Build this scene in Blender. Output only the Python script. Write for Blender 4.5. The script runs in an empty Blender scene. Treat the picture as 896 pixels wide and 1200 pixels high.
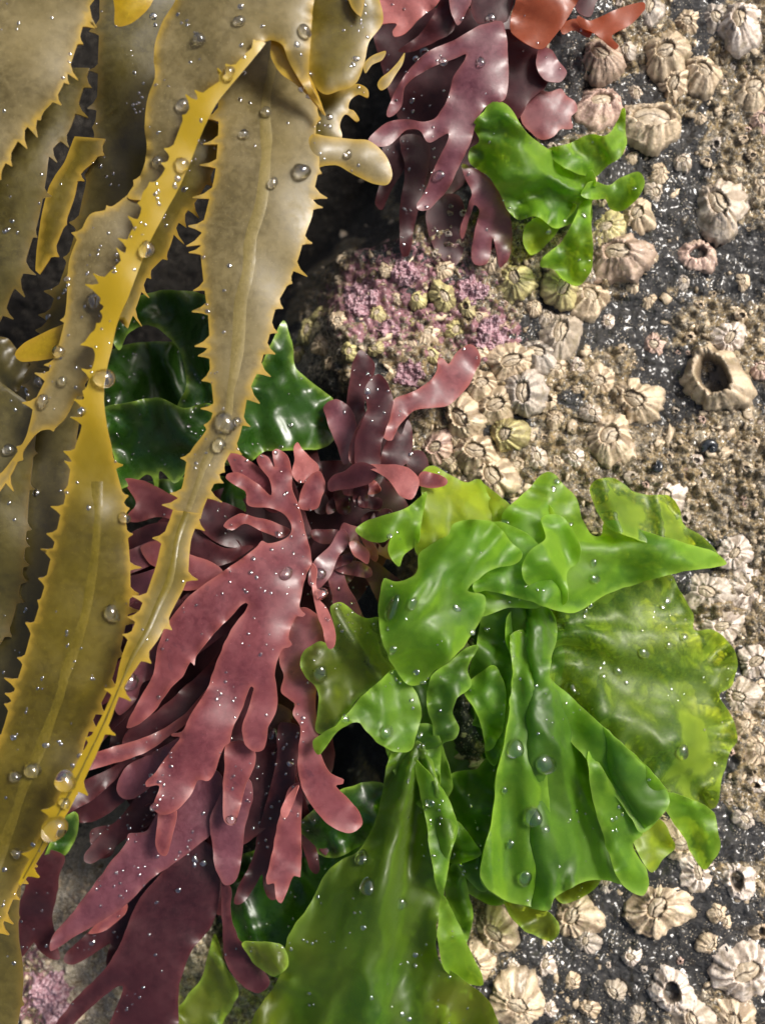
import bpy, math, random
import numpy as np
from mathutils import Vector, Matrix
from mathutils.geometry import delaunay_2d_cdt
from mathutils.bvhtree import BVHTree

random.seed(7)
RNG = np.random.default_rng(11)
SC = bpy.context.scene
COL = SC.collection
S = 0.0002            # metres per unit of the sketch grid (one sketch unit = 0.2 mm)
D = 1500.0            # camera height over the rock, sketch units
CX, CY = 448.0, 600.0

# ------------------------------------------------------------------ basics
def P(x, y, h):
    """sketch position (x right, y down, h above the rock) -> metres, for numpy arrays or floats"""
    k = (D - h) / D
    return (x - CX) * k * S, -(y - CY) * k * S, h * S

def PV(x, y, h):
    return Vector(P(x, y, h))

def hash2(ix, iy, seed):
    n = (ix.astype(np.int64) * 374761393 + iy.astype(np.int64) * 668265263 + seed * 974711) & 0x7fffffff
    n = ((n ^ (n >> 13)) * 1274126177) & 0x7fffffff
    return ((n ^ (n >> 16)) & 0xffffff) / float(0xffffff)

def vnoise(x, y, seed=0):
    x = np.asarray(x, float); y = np.asarray(y, float)
    ix = np.floor(x); iy = np.floor(y)
    fx = x - ix; fy = y - iy
    fx = fx * fx * fx * (fx * (fx * 6 - 15) + 10); fy = fy * fy * fy * (fy * (fy * 6 - 15) + 10)
    a = hash2(ix, iy, seed); b = hash2(ix + 1, iy, seed); c = hash2(ix, iy + 1, seed); d = hash2(ix + 1, iy + 1, seed)
    return (a + (b - a) * fx + (c - a) * fy + (a - b - c + d) * fx * fy) * 2 - 1

def fbm(x, y, seed=0, oct=4, gain=0.5):
    r = 0; a = 1.0; t = 0
    for o in range(oct):
        ca, sa = math.cos(o * 0.7), math.sin(o * 0.7)
        r = r + a * vnoise((x * ca - y * sa) * 2 ** o, (x * sa + y * ca) * 2 ** o, seed + o * 17); t += a; a *= gain
    return r / t

def worley(x, y, seed=0):
    x = np.asarray(x, float); y = np.asarray(y, float)
    ix = np.floor(x); iy = np.floor(y)
    best = np.full(x.shape, 9.0); cid = np.zeros(x.shape)
    for dx in (-1, 0, 1):
        for dy in (-1, 0, 1):
            jx, jy = ix + dx, iy + dy
            px = jx + hash2(jx, jy, seed); py = jy + hash2(jx, jy, seed + 5)
            d = np.hypot(px - x, py - y)
            m = d < best
            best = np.where(m, d, best); cid = np.where(m, hash2(jx, jy, seed + 9), cid)
    return best, cid

def sstep(a, b, x):
    t = np.clip((x - a) / (b - a), 0, 1)
    return t * t * (3 - 2 * t)

def link(name, me, mat=None, parent=None, loc=None):
    o = bpy.data.objects.new(name, me)
    COL.objects.link(o)
    if mat is not None and me is not None and len(me.materials) == 0:
        me.materials.append(mat)
    if parent is not None:
        o.parent = parent
    if loc is not None:
        o.location = loc
    return o

def tag(o, label, cat=None, group=None, kind=None):
    if label: o['label'] = label
    if cat: o['category'] = cat
    if group: o['group'] = group
    if kind: o['kind'] = kind
    return o

def thing(name, label, cat, loc, group=None):
    o = bpy.data.objects.new(name, None)
    o.empty_display_size = 0.004
    COL.objects.link(o)
    o.location = loc
    return tag(o, label, cat, group)

def mesh_from(name, verts, faces, attrs=None, smooth=True):
    me = bpy.data.meshes.new(name)
    verts = np.asarray(verts, np.float32)
    if isinstance(faces, np.ndarray):
        nf, k = faces.shape
        me.vertices.add(len(verts)); me.vertices.foreach_set('co', verts.ravel())
        me.loops.add(nf * k); me.loops.foreach_set('vertex_index', faces.astype(np.int32).ravel())
        me.polygons.add(nf)
        me.polygons.foreach_set('loop_start', (np.arange(nf) * k).astype(np.int32))
        me.update(calc_edges=True); me.validate()
    else:
        me.from_pydata([tuple(v) for v in verts.tolist()], [], faces)
        me.update()
    if smooth:
        me.polygons.foreach_set('use_smooth', np.ones(len(me.polygons), bool))
    for k, v in (attrs or {}).items():
        a = me.attributes.new(k, 'FLOAT', 'POINT')
        a.data.foreach_set('value', np.asarray(v, np.float32))
    return me

# ------------------------------------------------------------------ materials
class NT:
    def __init__(self, name):
        self.m = bpy.data.materials.new(name); self.m.use_nodes = True
        self.t = self.m.node_tree; self.t.nodes.clear()
        self.out = self.n('ShaderNodeOutputMaterial')
    def n(self, typ, **kw):
        nd = self.t.nodes.new(typ)
        for k, v in kw.items():
            setattr(nd, k, v)
        return nd
    def l(self, a, b): self.t.links.new(a, b)
    def val(self, sock, v):
        if hasattr(v, 'is_output'): self.l(v, sock)
        else: sock.default_value = v
    def coord(self): return self.n('ShaderNodeTexCoord').outputs['Object']
    def noise(self, scale, detail=4, rough=0.55, vec=None, dist=0.0):
        nd = self.n('ShaderNodeTexNoise'); nd.inputs['Scale'].default_value = scale
        nd.inputs['Detail'].default_value = detail; nd.inputs['Roughness'].default_value = rough
        nd.inputs['Distortion'].default_value = dist
        self.l(vec or self.coord(), nd.inputs['Vector'])
        return nd.outputs['Fac']
    def vor(self, scale, feature='F1', out='Distance', vec=None):
        nd = self.n('ShaderNodeTexVoronoi', feature=feature); nd.inputs['Scale'].default_value = scale
        self.l(vec or self.coord(), nd.inputs['Vector'])
        return nd.outputs[out]
    def attr(self, name):
        return self.n('ShaderNodeAttribute', attribute_name=name).outputs['Fac']
    def ramp(self, fac, a, b, lo=0.0, hi=1.0):
        nd = self.n('ShaderNodeMapRange', interpolation_type='SMOOTHSTEP')
        self.l(fac, nd.inputs['Value'])
        nd.inputs['From Min'].default_value = a; nd.inputs['From Max'].default_value = b
        nd.inputs['To Min'].default_value = lo; nd.inputs['To Max'].default_value = hi
        return nd.outputs['Result']
    def math(self, op, a, b=0.0):
        nd = self.n('ShaderNodeMath', operation=op)
        self.val(nd.inputs[0], a); self.val(nd.inputs[1], b)
        return nd.outputs[0]
    def mix(self, fac, a, b):
        nd = self.n('ShaderNodeMix', data_type='RGBA')
        self.val(nd.inputs['Factor'], fac)
        for s, v in ((nd.inputs[6], a), (nd.inputs[7], b)):
            if hasattr(v, 'is_output'): self.l(v, s)
            else: s.default_value = (*v, 1)
        return nd.outputs[2]
    def bump(self, h, dist, strength=1.0, normal=None):
        nd = self.n('ShaderNodeBump'); nd.inputs['Distance'].default_value = dist
        nd.inputs['Strength'].default_value = strength
        self.l(h, nd.inputs['Height'])
        if normal is not None: self.l(normal, nd.inputs['Normal'])
        return nd.outputs['Normal']
    def bsdf(self, color, rough=0.4, spec=0.5, normal=None, coat=0.0, coat_rough=0.1):
        nd = self.n('ShaderNodeBsdfPrincipled')
        if hasattr(color, 'is_output'): self.l(color, nd.inputs['Base Color'])
        else: nd.inputs['Base Color'].default_value = (*color, 1)
        self.val(nd.inputs['Roughness'], rough)
        self.val(nd.inputs['Specular IOR Level'], spec)
        self.val(nd.inputs['Coat Weight'], coat); nd.inputs['Coat Roughness'].default_value = coat_rough
        if normal is not None: self.l(normal, nd.inputs['Normal'])
        return nd.outputs[0]
    def mixs(self, fac, a, b):
        nd = self.n('ShaderNodeMixShader'); self.val(nd.inputs[0], fac)
        self.l(a, nd.inputs[1]); self.l(b, nd.inputs[2]); return nd.outputs[0]
    def done(self, sh):
        self.l(sh, self.out.inputs['Surface']); return self.m

def frond_material(name, c1, c2, t1, t2, tfac, xfac, xcol, rough, edge_c, edge_t, edge_amt=0.8,
                   scale=130, bump=0.00012, spec=0.5, fleck=(0, 0, 0), fleck_amt=0.0, coat=0.06, shift_c=None, shift_t=None, fine=1.0, dots=0.35):
    """wet algal sheet: diffuse + light through the sheet + a share of clear transmission"""
    T = NT(name)
    co = T.coord()
    n1 = T.noise(scale, 3, 0.55, co, 0.4)
    n2 = T.noise(scale * 7, 4, 0.6, co)
    f = T.ramp(T.math('ADD', T.math('MULTIPLY', n1, 0.75), T.math('MULTIPLY', n2, 0.25)), 0.36, 0.64)
    ed = T.math('MULTIPLY', T.attr('edge'), edge_amt)
    base = T.mix(f, c1, c2); tr = T.mix(f, t1, t2)
    mot = T.ramp(T.noise(scale * 14, 5, 0.7, co, 1.0), 0.36, 0.66)
    base = T.mix(T.math('MULTIPLY', mot, 0.35), base, tuple(min(1, v * 1.7) for v in c2))
    dotm = T.math('MULTIPLY', T.ramp(T.vor(1050, 'F1', 'Distance', co), 0.16, 0.08), dots)
    base = T.mix(dotm, base, tuple(min(1, v * 2.1) for v in c2)); tr = T.mix(dotm, tr, tuple(min(1, v * 1.4) for v in t2))
    if fleck_amt:
        fl = T.math('MULTIPLY', T.ramp(T.noise(scale * 2.6, 5, 0.65, co, 0.8), 0.58, 0.72), fleck_amt)
        base = T.mix(fl, base, fleck); tr = T.mix(fl, tr, fleck)
    base = T.mix(ed, base, edge_c); tr = T.mix(ed, tr, edge_t)
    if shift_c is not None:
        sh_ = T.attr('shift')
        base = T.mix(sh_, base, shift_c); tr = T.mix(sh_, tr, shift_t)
    hgt = T.math('MULTIPLY', T.noise(3200, 3, 0.6, co), 0.16)
    hgt = T.math('ADD', hgt, T.math('MULTIPLY', T.noise(700, 5, 0.6, co, 1.5), 0.30))
    nm = T.bump(hgt, bump, 0.8 * fine)
    rg = T.ramp(n2, 0.35, 0.7, rough * 0.8, rough * 1.3)
    pb = T.bsdf(base, rg, spec, nm, coat, 0.16)
    tl = T.n('ShaderNodeBsdfTranslucent'); T.l(tr, tl.inputs['Color']); T.l(nm, tl.inputs['Normal'])
    sh = T.mixs(tfac, pb, tl.outputs[0])
    if xfac > 0:
        tp = T.n('ShaderNodeBsdfTransparent'); tp.inputs['Color'].default_value = (*xcol, 1)
        sh = T.mixs(xfac, sh, tp.outputs[0])
        # the wet film on the sheet keeps its full reflection
        gl = T.n('ShaderNodeBsdfGlossy'); gl.inputs['Roughness'].default_value = rough * 1.15; T.l(nm, gl.inputs['Normal'])
        fr = T.n('ShaderNodeFresnel'); fr.inputs['IOR'].default_value = 1.36; T.l(nm, fr.inputs['Normal'])
        sh = T.mixs(T.math('MULTIPLY', fr.outputs[0], 0.55), sh, gl.outputs[0])
    return T.done(sh)

MAT = {}
WR_E, WR_ET = (0.40, 0.27, 0.025), (0.82, 0.52, 0.03)
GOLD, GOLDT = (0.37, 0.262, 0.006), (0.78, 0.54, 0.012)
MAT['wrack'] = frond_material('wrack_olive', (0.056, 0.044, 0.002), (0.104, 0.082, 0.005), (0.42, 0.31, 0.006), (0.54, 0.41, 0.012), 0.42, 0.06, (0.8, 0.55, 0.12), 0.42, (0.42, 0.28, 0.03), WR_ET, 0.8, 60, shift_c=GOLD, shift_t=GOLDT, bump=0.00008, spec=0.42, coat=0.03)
MAT['wrack_beige_sheen'] = frond_material('wrack_beige_sheen', (0.090, 0.071, 0.026), (0.172, 0.138, 0.058), (0.40, 0.29, 0.04), (0.50, 0.38, 0.07), 0.38, 0.06, (0.8, 0.6, 0.3), 0.42, (0.42, 0.28, 0.03), WR_ET, 0.8, 60, shift_c=GOLD, shift_t=GOLDT, bump=0.00008, spec=0.42, coat=0.03)  # grey sky sheen of the upper blades is put into this beige base
MAT['wrack_gold'] = frond_material('wrack_gold', (0.28, 0.195, 0.005), (0.38, 0.275, 0.009), (0.74, 0.50, 0.01), (0.84, 0.60, 0.02), 0.48, 0.06, (0.9, 0.6, 0.1), 0.36, (0.5, 0.33, 0.03), (0.95, 0.6, 0.04), 0.6, 70, bump=0.00008)
MAT['wrack_dark'] = frond_material('wrack_brown_shaded', (0.042, 0.034, 0.007), (0.080, 0.064, 0.011), (0.18, 0.12, 0.006), (0.26, 0.18, 0.01), 0.36, 0.04, (0.6, 0.4, 0.1), 0.40, (0.16, 0.105, 0.015), (0.34, 0.21, 0.02), 0.7, 70, bump=0.00008)  # darker wrack copy, shade behind the front fronds put into its colour
MAT['midrib_pale'] = frond_material('wrack_midrib_pale', (0.160, 0.125, 0.040), (0.205, 0.162, 0.056), (0.42, 0.30, 0.06), (0.48, 0.35, 0.08), 0.38, 0.0, (1, 1, 1), 0.42, WR_E, WR_ET, 0.0, 120, bump=0.00008)
MAT['midrib'] = frond_material('wrack_midrib', (0.095, 0.073, 0.006), (0.135, 0.103, 0.010), (0.40, 0.28, 0.04), (0.46, 0.32, 0.05), 0.35, 0.0, (1, 1, 1), 0.40, WR_E, WR_ET, 0.0, 120, bump=0.00008)
RD_E, RD_ET = (0.33, 0.10, 0.085), (0.70, 0.20, 0.13)
FK = dict(fleck=(0.085, 0.022, 0.036), fleck_amt=0.45, coat=0.10, bump=0.00008)
MAT['red'] = frond_material('dulse_rose', (0.100, 0.023, 0.033), (0.185, 0.054, 0.062), (0.46, 0.10, 0.095), (0.58, 0.15, 0.13), 0.42, 0.07, (0.7, 0.2, 0.2), 0.46, RD_E, RD_ET, 0.8, 55, spec=0.42, **FK)
MAT['red_pale'] = frond_material('dulse_pink', (0.30, 0.10, 0.10), (0.38, 0.145, 0.135), (0.66, 0.20, 0.17), (0.78, 0.27, 0.22), 0.42, 0.07, (0.8, 0.3, 0.25), 0.46, (0.42, 0.15, 0.13), (0.85, 0.28, 0.2), 0.7, 55, spec=0.42, **FK)
MAT['red_dark'] = frond_material('dulse_maroon', (0.025, 0.0062, 0.009), (0.046, 0.0115, 0.015), (0.14, 0.020, 0.026), (0.20, 0.035, 0.034), 0.36, 0.06, (0.5, 0.1, 0.12), 0.40, (0.11, 0.028, 0.028), (0.32, 0.06, 0.055), 0.6, 60, spec=0.3, coat=0.0, bump=0.00008)
MAT['red_purple'] = frond_material('dulse_purple', (0.086, 0.025, 0.036), (0.150, 0.050, 0.065), (0.32, 0.075, 0.09), (0.42, 0.11, 0.12), 0.38, 0.06, (0.6, 0.2, 0.25), 0.40, (0.22, 0.07, 0.065), (0.5, 0.13, 0.11), 0.65, 60, **FK)
MAT['red_orange'] = frond_material('dulse_rust', (0.17, 0.042, 0.014), (0.24, 0.065, 0.024), (0.66, 0.15, 0.035), (0.76, 0.21, 0.055), 0.50, 0.10, (0.8, 0.25, 0.1), 0.40, (0.30, 0.09, 0.04), (0.8, 0.25, 0.09), 0.6, 60, coat=0.05, bump=0.00008)
UE, UET = (0.30, 0.44, 0.07), (0.70, 0.92, 0.12)  # bright rim colour stands in for light shining through thin edges
def ulva(name, c1, c2, t1, t2, tf, xf, xc, **kw):
    return frond_material(name, c1, c2, t1, t2, tf, xf, xc, kw.pop('rough', 0.44), UE, UET, kw.pop('ea', 0.8), kw.pop('scale', 45), spec=0.5, coat=kw.pop('coat', 0.04), bump=0.00010, **kw)
MAT['ulva'] = ulva('lettuce_green', (0.042, 0.112, 0.005), (0.112, 0.205, 0.012), (0.32, 0.66, 0.014), (0.56, 0.82, 0.025), 0.55, 0.42, (0.74, 0.93, 0.20))
MAT['ulva_yellow'] = ulva('lettuce_yellow_green', (0.11, 0.19, 0.005), (0.22, 0.29, 0.012), (0.56, 0.72, 0.01), (0.74, 0.82, 0.02), 0.55, 0.46, (0.86, 0.93, 0.20))
MAT['ulva_deep'] = ulva('lettuce_deep_green', (0.024, 0.068, 0.003), (0.064, 0.128, 0.006), (0.18, 0.42, 0.004), (0.32, 0.56, 0.008), 0.50, 0.42, (0.55, 0.82, 0.16), shift_c=(0.095, 0.105, 0.006), shift_t=(0.62, 0.60, 0.01))
MAT['ulva_olive'] = ulva('lettuce_olive', (0.028, 0.060, 0.005), (0.078, 0.105, 0.007), (0.20, 0.34, 0.006), (0.46, 0.50, 0.01), 0.50, 0.48, (0.78, 0.86, 0.22))
MAT['ulva_veil'] = ulva('lettuce_thin_veil', (0.026, 0.080, 0.012), (0.078, 0.140, 0.012), (0.18, 0.50, 0.010), (0.50, 0.68, 0.012), 0.48, 0.60, (0.84, 0.94, 0.22), scale=55)
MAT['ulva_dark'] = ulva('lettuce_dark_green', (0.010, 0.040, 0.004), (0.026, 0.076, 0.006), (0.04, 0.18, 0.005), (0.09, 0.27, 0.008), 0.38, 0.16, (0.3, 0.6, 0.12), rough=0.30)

def water_material(name, sil):
    T = NT(name)
    g = T.n('ShaderNodeBsdfPrincipled')
    g.inputs['Base Color'].default_value = (1, 1, 1, 1); g.inputs['Roughness'].default_value = 0.0
    g.inputs['IOR'].default_value = 1.34; g.inputs['Transmission Weight'].default_value = 1.0
    gl = T.n('ShaderNodeBsdfGlossy'); gl.inputs['Roughness'].default_value = 0.03
    return T.done(T.mixs(sil, g.outputs[0], gl.outputs[0]))
MAT['water'] = water_material('clear_water', .11)
MAT['bead'] = water_material('bead_water', .30)

def rock_material():
    T = NT('barnacled_rock')
    co = T.coord()
    crust = T.attr('crust'); pink = T.attr('pink'); pale = T.attr('pale')
    nf = T.noise(900, 6, 0.65, co); nm_ = T.noise(260, 6, 0.62, co, 0.6); ng = T.noise(2400, 4, 0.7, co)
    nmid = T.noise(520, 5, 0.65, co, 0.5)
    stone = T.mix(T.ramp(nm_, 0.35, 0.7), (0.006, 0.0056, 0.0053), (0.024, 0.0225, 0.021))
    stone = T.mix(T.ramp(nf, 0.56, 0.74), stone, (0.085, 0.075, 0.060))
    film = T.mix(T.ramp(nf, 0.34, 0.64), (0.048, 0.032, 0.010), (0.29, 0.20, 0.080))
    film = T.mix(T.ramp(nm_, 0.46, 0.66), film, T.mix(T.ramp(nf, .36, .62), (0.075, 0.064, 0.046), (0.38, 0.32, 0.23)))
    film = T.mix(T.ramp(nmid, 0.53, 0.40, 0, .85), film, (0.022, 0.018, 0.012))
    film = T.mix(T.ramp(ng, 0.52, 0.68), film, (0.50, 0.425, 0.31))
    cf = T.ramp(T.math('ADD', crust, T.math('MULTIPLY', T.math('SUBTRACT', nf, 0.5), 0.9)), 0.32, 0.62)
    c = T.mix(cf, stone, film)
    sp = T.vor(1500, 'F1', 'Distance', co)
    sprand = T.vor(1500, 'F1', 'Color', co)
    speck = T.math('MULTIPLY', T.ramp(sp, 0.34, 0.22), T.ramp(T.noise(330, 4, 0.6, co), 0.46, 0.6))
    c = T.mix(T.math('MULTIPLY', speck, 0.75), c, T.mix(sprand, (0.42, 0.34, 0.23), (0.55, 0.50, 0.42)))
    pk = T.mix(T.ramp(nf, 0.35, 0.65), (0.15, 0.055, 0.065), (0.34, 0.165, 0.19))
    pk = T.mix(T.ramp(ng, 0.55, 0.7), pk, (0.46, 0.32, 0.32))
    pf = T.ramp(T.math('ADD', pink, T.math('MULTIPLY', T.math('SUBTRACT', T.noise(420, 5, .65, co), 0.5), 3.0)), 0.62, 0.82)
    c = T.mix(pf, c, pk)
    pl = T.ramp(T.math('ADD', pale, T.math('MULTIPLY', T.math('SUBTRACT', nf, 0.5), 1.6)), 0.42, 0.66)
    c = T.mix(pl, c, T.mix(T.ramp(ng, 0.4, 0.65), (0.26, 0.215, 0.14), (0.60, 0.53, 0.42)))
    hgt = T.math('ADD', nf, T.math('MULTIPLY', ng, 0.35))
    hgt = T.math('ADD', hgt, T.math('MULTIPLY', speck, 0.5))
    nrm = T.bump(hgt, 0.0011, 0.85)
    rg = T.ramp(nf, 0.3, 0.7, 0.26, 0.6)
    shade_fac = T.attr('bare')
    c = T.mix(T.math('MULTIPLY', shade_fac, .7), c, (0.010, 0.008, 0.006))  # blackens the recess, its shade painted into the stone colour
    rg = T.math('ADD', rg, T.math('MULTIPLY', shade_fac, .25))
    sp_ = T.math('SUBTRACT', .5, T.math('MULTIPLY', shade_fac, .35))
    return T.done(T.bsdf(c, rg, sp_, nrm, T.math('SUBTRACT', .5, T.math('MULTIPLY', shade_fac, .5)), 0.14))
MAT['rock'] = rock_material()

def shell_material(name, light, dark, tint):
    T = NT(name)
    co = T.coord()
    g = T.attr('groove'); tone = T.attr('tone')
    nf = T.noise(700, 5, 0.65, co); ng = T.noise(2600, 4, 0.65, co)
    c = T.mix(T.ramp(nf, 0.32, 0.68), light, tint)
    c = T.mix(T.math('MULTIPLY', T.ramp(ng, 0.5, 0.72), 0.5), c, tuple(min(1, v * 1.4) for v in light))
    gg = T.ramp(T.math('ADD', g, T.math('MULTIPLY', T.math('SUBTRACT', nf, 0.5), 0.7)), 0.25, 0.95)
    c = T.mix(T.math('MULTIPLY', gg, 0.85), c, dark)
    rnd_ = T.n('ShaderNodeObjectInfo').outputs['Random']
    c = T.mix(T.ramp(rnd_, .35, 1.0, 0, .45), c, (0.30, 0.235, 0.15))
    c = T.mix(T.math('MULTIPLY', T.ramp(T.noise(330, 4, .6, co), .52, .68), .5), c, (0.20, 0.165, 0.085))
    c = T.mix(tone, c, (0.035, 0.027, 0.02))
    nrm = T.bump(T.math('ADD', nf, T.math('MULTIPLY', ng, 0.4)), 0.0006, 0.7)
    return T.done(T.bsdf(c, T.ramp(ng, 0.3, 0.7, 0.3, 0.6), 0.5, nrm, 0.2, 0.2))
MAT['shell'] = shell_material('shell_cream', (0.66, 0.53, 0.375), (0.15, 0.10, 0.055), (0.50, 0.385, 0.25))
MAT['shell_white'] = shell_material('shell_white', (0.78, 0.68, 0.585), (0.20, 0.15, 0.11), (0.52, 0.42, 0.35))
MAT['shell_yellow'] = shell_material('shell_yellowish', (0.52, 0.46, 0.20), (0.13, 0.10, 0.035), (0.36, 0.31, 0.13))
MAT['shell_pink'] = shell_material('shell_pinkish', (0.60, 0.44, 0.35), (0.16, 0.09, 0.07), (0.46, 0.30, 0.24))
MAT['shell_grey'] = shell_material('shell_greyish', (0.54, 0.47, 0.39), (0.14, 0.12, 0.10), (0.34, 0.28, 0.235))
MAT['plate'] = shell_material('opercular_plate', (0.44, 0.37, 0.27), (0.07, 0.05, 0.035), (0.31, 0.24, 0.16))

def grit_material():
    T = NT('shell_grit')
    co = T.coord(); tone = T.attr('tone')
    nf = T.noise(1500, 4, 0.65, co)
    c = T.mix(tone, (0.075, 0.054, 0.028), (0.66, 0.53, 0.37))
    c = T.mix(T.ramp(nf, 0.35, 0.7, 0, 0.5), c, (0.25, 0.18, 0.095))
    return T.done(T.bsdf(c, T.ramp(nf, 0.3, 0.7, 0.25, 0.55), 0.5, T.bump(nf, 0.0005, 0.7), 0.25, 0.15))
MAT['grit'] = grit_material()

def snail_material():
    T = NT('black_snail_shell')
    nf = T.noise(900, 4, 0.6)
    return T.done(T.bsdf(T.mix(T.ramp(nf, 0.35, 0.7), (0.008, 0.009, 0.011), (0.035, 0.038, 0.04)), 0.22, 0.5, T.bump(nf, 0.0002, 0.5), 0.4))
MAT['snail'] = snail_material()

# ------------------------------------------------------------------ the rock
def recess_edge(y):
    ys = [-3000, 0, 120, 220, 290, 380, 450, 600, 800, 1000, 1200, 4000]
    xs = [590, 590, 560, 500, 400, 350, 370, 470, 500, 510, 480, 470]
    return np.interp(y, ys, xs)

def rock_fields(x, y):
    """height and the cover of each kind of growth, at sketch position x, y"""
    dx = x - recess_edge(y) + 40 * fbm(x / 120, y / 120, 3, 3)
    dep = 1 - sstep(-170, 60, dx)
    deep = 400 - 320 * sstep(900, 1080, y)
    h = -deep * dep + 20 * fbm(x / 210, y / 210, 21, 3)
    crust = 0.05 + 0.95 * sstep(-0.22, 0.16, fbm(x / 75 + y / 300, y / 65 - x / 400, 41, 4) + 0.10)
    # ochre crust below and right of the big open barnacle, bare dark stone beside it
    crust = np.maximum(crust * 0.9, sstep(120, 50, np.hypot((x - 820) * 0.8, y - 545)))
    crust *= 1 - 0.85 * sstep(75, 25, np.hypot(x - 872, (y - 310) * 1.0))
    crust *= 1 - 0.8 * sstep(70, 25, np.hypot((x - 780) * 0.9, y - 460))
    crust *= 1 - 0.8 * sstep(60, 20, np.hypot(x - 690, y - 375))
    crust *= 1 - 0.85 * sstep(150, 60, np.hypot((x - 715) * .9, (y - 1120) * 1.1))
    crust *= 1 - 0.85 * sstep(90, 40, np.hypot((x - 840), y - 1085))
    pink = .80 * sstep(130, 40, np.hypot((x - 470) * 0.75, (y - 350) * 1.15))
    pink = np.maximum(pink, 0.9 * sstep(60, 20, np.hypot(x - 575, y - 395)))
    pink = np.maximum(pink, 0.75 * sstep(120, 40, np.hypot(x - 50, (y - 1170) * 0.8)))
    pale = 1.0 * sstep(190, 60, np.hypot((x - 130) * 1.2, (y - 1110) * 0.8))
    pale = np.maximum(pale, 0.55 * sstep(70, 30, np.hypot(x - 360, y - 400)))
    pale = np.maximum(pale, 0.4 * sstep(90, 40, np.hypot(x - 300, y - 1190)))
    bare = (1 - sstep(-150, -40, dx)) * sstep(1090, 960, y)  # recess mask, used to paint shade into the rock seen through gaps
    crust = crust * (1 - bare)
    rough = np.clip(crust + pink * 0.8 + pale * 0.6, 0, 1)
    w1, c1 = worley(x / 13.0, y / 13.0, 3)
    w2, c2 = worley(x / 6.5, y / 6.5, 8)
    lump = (0.75 - np.clip(w1, 0, 0.75)) * (0.4 + c1) * 10 + (0.7 - np.clip(w2, 0, 0.7)) * (0.3 + c2) * 5
    h = h + 11 * fbm(x / 60, y / 60, 51, 4) + (0.35 + 0.65 * rough) * (6.5 * fbm(x / 17, y / 17, 61, 4, .6) + lump * 1.35)
    bl = np.abs(fbm(x / 15, y / 15, 81, 3, .6)); bl2 = np.abs(fbm(x / 6.5, y / 6.5, 91, 2))
    h = h + (.3 + .7 * crust) * (9 * bl + 5 * bl2) - 3
    ridge = 1 - np.abs(fbm((x + y * 0.4) / 26, (y - x * 0.5) / 60, 71, 3)) * 2.2
    h = h + (1 - rough) * 4.0 * np.clip(ridge, -1, 1)
    return h, crust, pink, pale, bare

def axis(a, b, step):
    mid = np.arange(a, b + 0.1, step)
    g, out = [step], []
    v = 0; st = step
    while v < 30000:
        st *= 1.12; v += st; out.append(v)
    out = np.array(out)
    return np.concatenate([(a - out)[::-1], mid, mid[-1] + out])

AX, AY = axis(-70, 970, 2.0), axis(-70, 1270, 2.0)
GX, GY = np.meshgrid(AX, AY)
GH, GC, GP, GPL, GSHADE = rock_fields(GX, GY)
def build_rock():
    ny, nx = GX.shape
    verts = np.stack([(GX - CX) * S, -(GY - CY) * S, GH * S], -1).reshape(-1, 3)
    idx = np.arange(nx * ny).reshape(ny, nx)
    f = np.stack([idx[:-1, :-1], idx[1:, :-1], idx[1:, 1:], idx[:-1, 1:]], -1).reshape(-1, 4)
    me = mesh_from('rock', verts, f, {'crust': GC.ravel(), 'pink': GP.ravel(), 'pale': GPL.ravel(), 'bare': GSHADE.ravel()})
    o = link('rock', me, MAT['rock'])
    tag(o, 'dark wet intertidal rock crusted with ochre film and pink coralline patches', 'rock', kind='structure')
build_rock()

def rock_h(px, py):
    """height of the rock at true sketch position (no parallax)"""
    i = np.clip(np.searchsorted(AX, px) - 1, 0, len(AX) - 2); j = np.clip(np.searchsorted(AY, py) - 1, 0, len(AY) - 2)
    return GH[j, i]

def on_rock(x, y):
    """the point of the rock that is seen at sketch position x, y: world x, y (sketch units, true) and height"""
    h = 0.0
    for _ in range(5):
        k = (D - h) / D
        tx, ty = CX + (x - CX) * k, CY + (y - CY) * k
        h = float(rock_h(tx, ty))
    return tx, ty, h

# ------------------------------------------------------------------ sheets
def catmull(pts, closed=True, step=4.0):
    pts = [np.array(p[:2], float) for p in pts]
    n = len(pts); out = []
    rng_ = range(n) if closed else range(n - 1)
    for i in rng_:
        if closed:
            p0, p1, p2, p3 = pts[i - 1], pts[i], pts[(i + 1) % n], pts[(i + 2) % n]
        else:
            p0, p1, p2, p3 = pts[max(i - 1, 0)], pts[i], pts[i + 1], pts[min(i + 2, n - 1)]
        d01 = max(np.linalg.norm(p1 - p0), 1e-3) ** 0.5; d12 = max(np.linalg.norm(p2 - p1), 1e-3) ** 0.5; d23 = max(np.linalg.norm(p3 - p2), 1e-3) ** 0.5
        m1 = (p1 - p0) / d01 - (p2 - p0) / (d01 + d12) + (p2 - p1) / d12
        m2 = (p2 - p1) / d12 - (p3 - p1) / (d12 + d23) + (p3 - p2) / d23
        m1 *= d12; m2 *= d12
        k = max(1, int(round(np.linalg.norm(p2 - p1) / step)))
        for j in range(k):
            t = j / k
            out.append((2 * t**3 - 3 * t**2 + 1) * p1 + (t**3 - 2 * t**2 + t) * m1 + (-2 * t**3 + 3 * t**2) * p2 + (t**3 - t**2) * m2)
    if not closed: out.append(pts[-1])
    return np.array(out)

def inside(poly, x, y):
    r = np.zeros(x.shape, bool)
    x1, y1 = poly[:, 0], poly[:, 1]; x2, y2 = np.roll(x1, -1), np.roll(y1, -1)
    for a, b, c, d in zip(x1, y1, x2, y2):
        if b == d: continue
        cond = ((b > y) != (d > y)) & (x < (c - a) * (y - b) / (d - b) + a)
        r ^= cond
    return r

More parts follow.
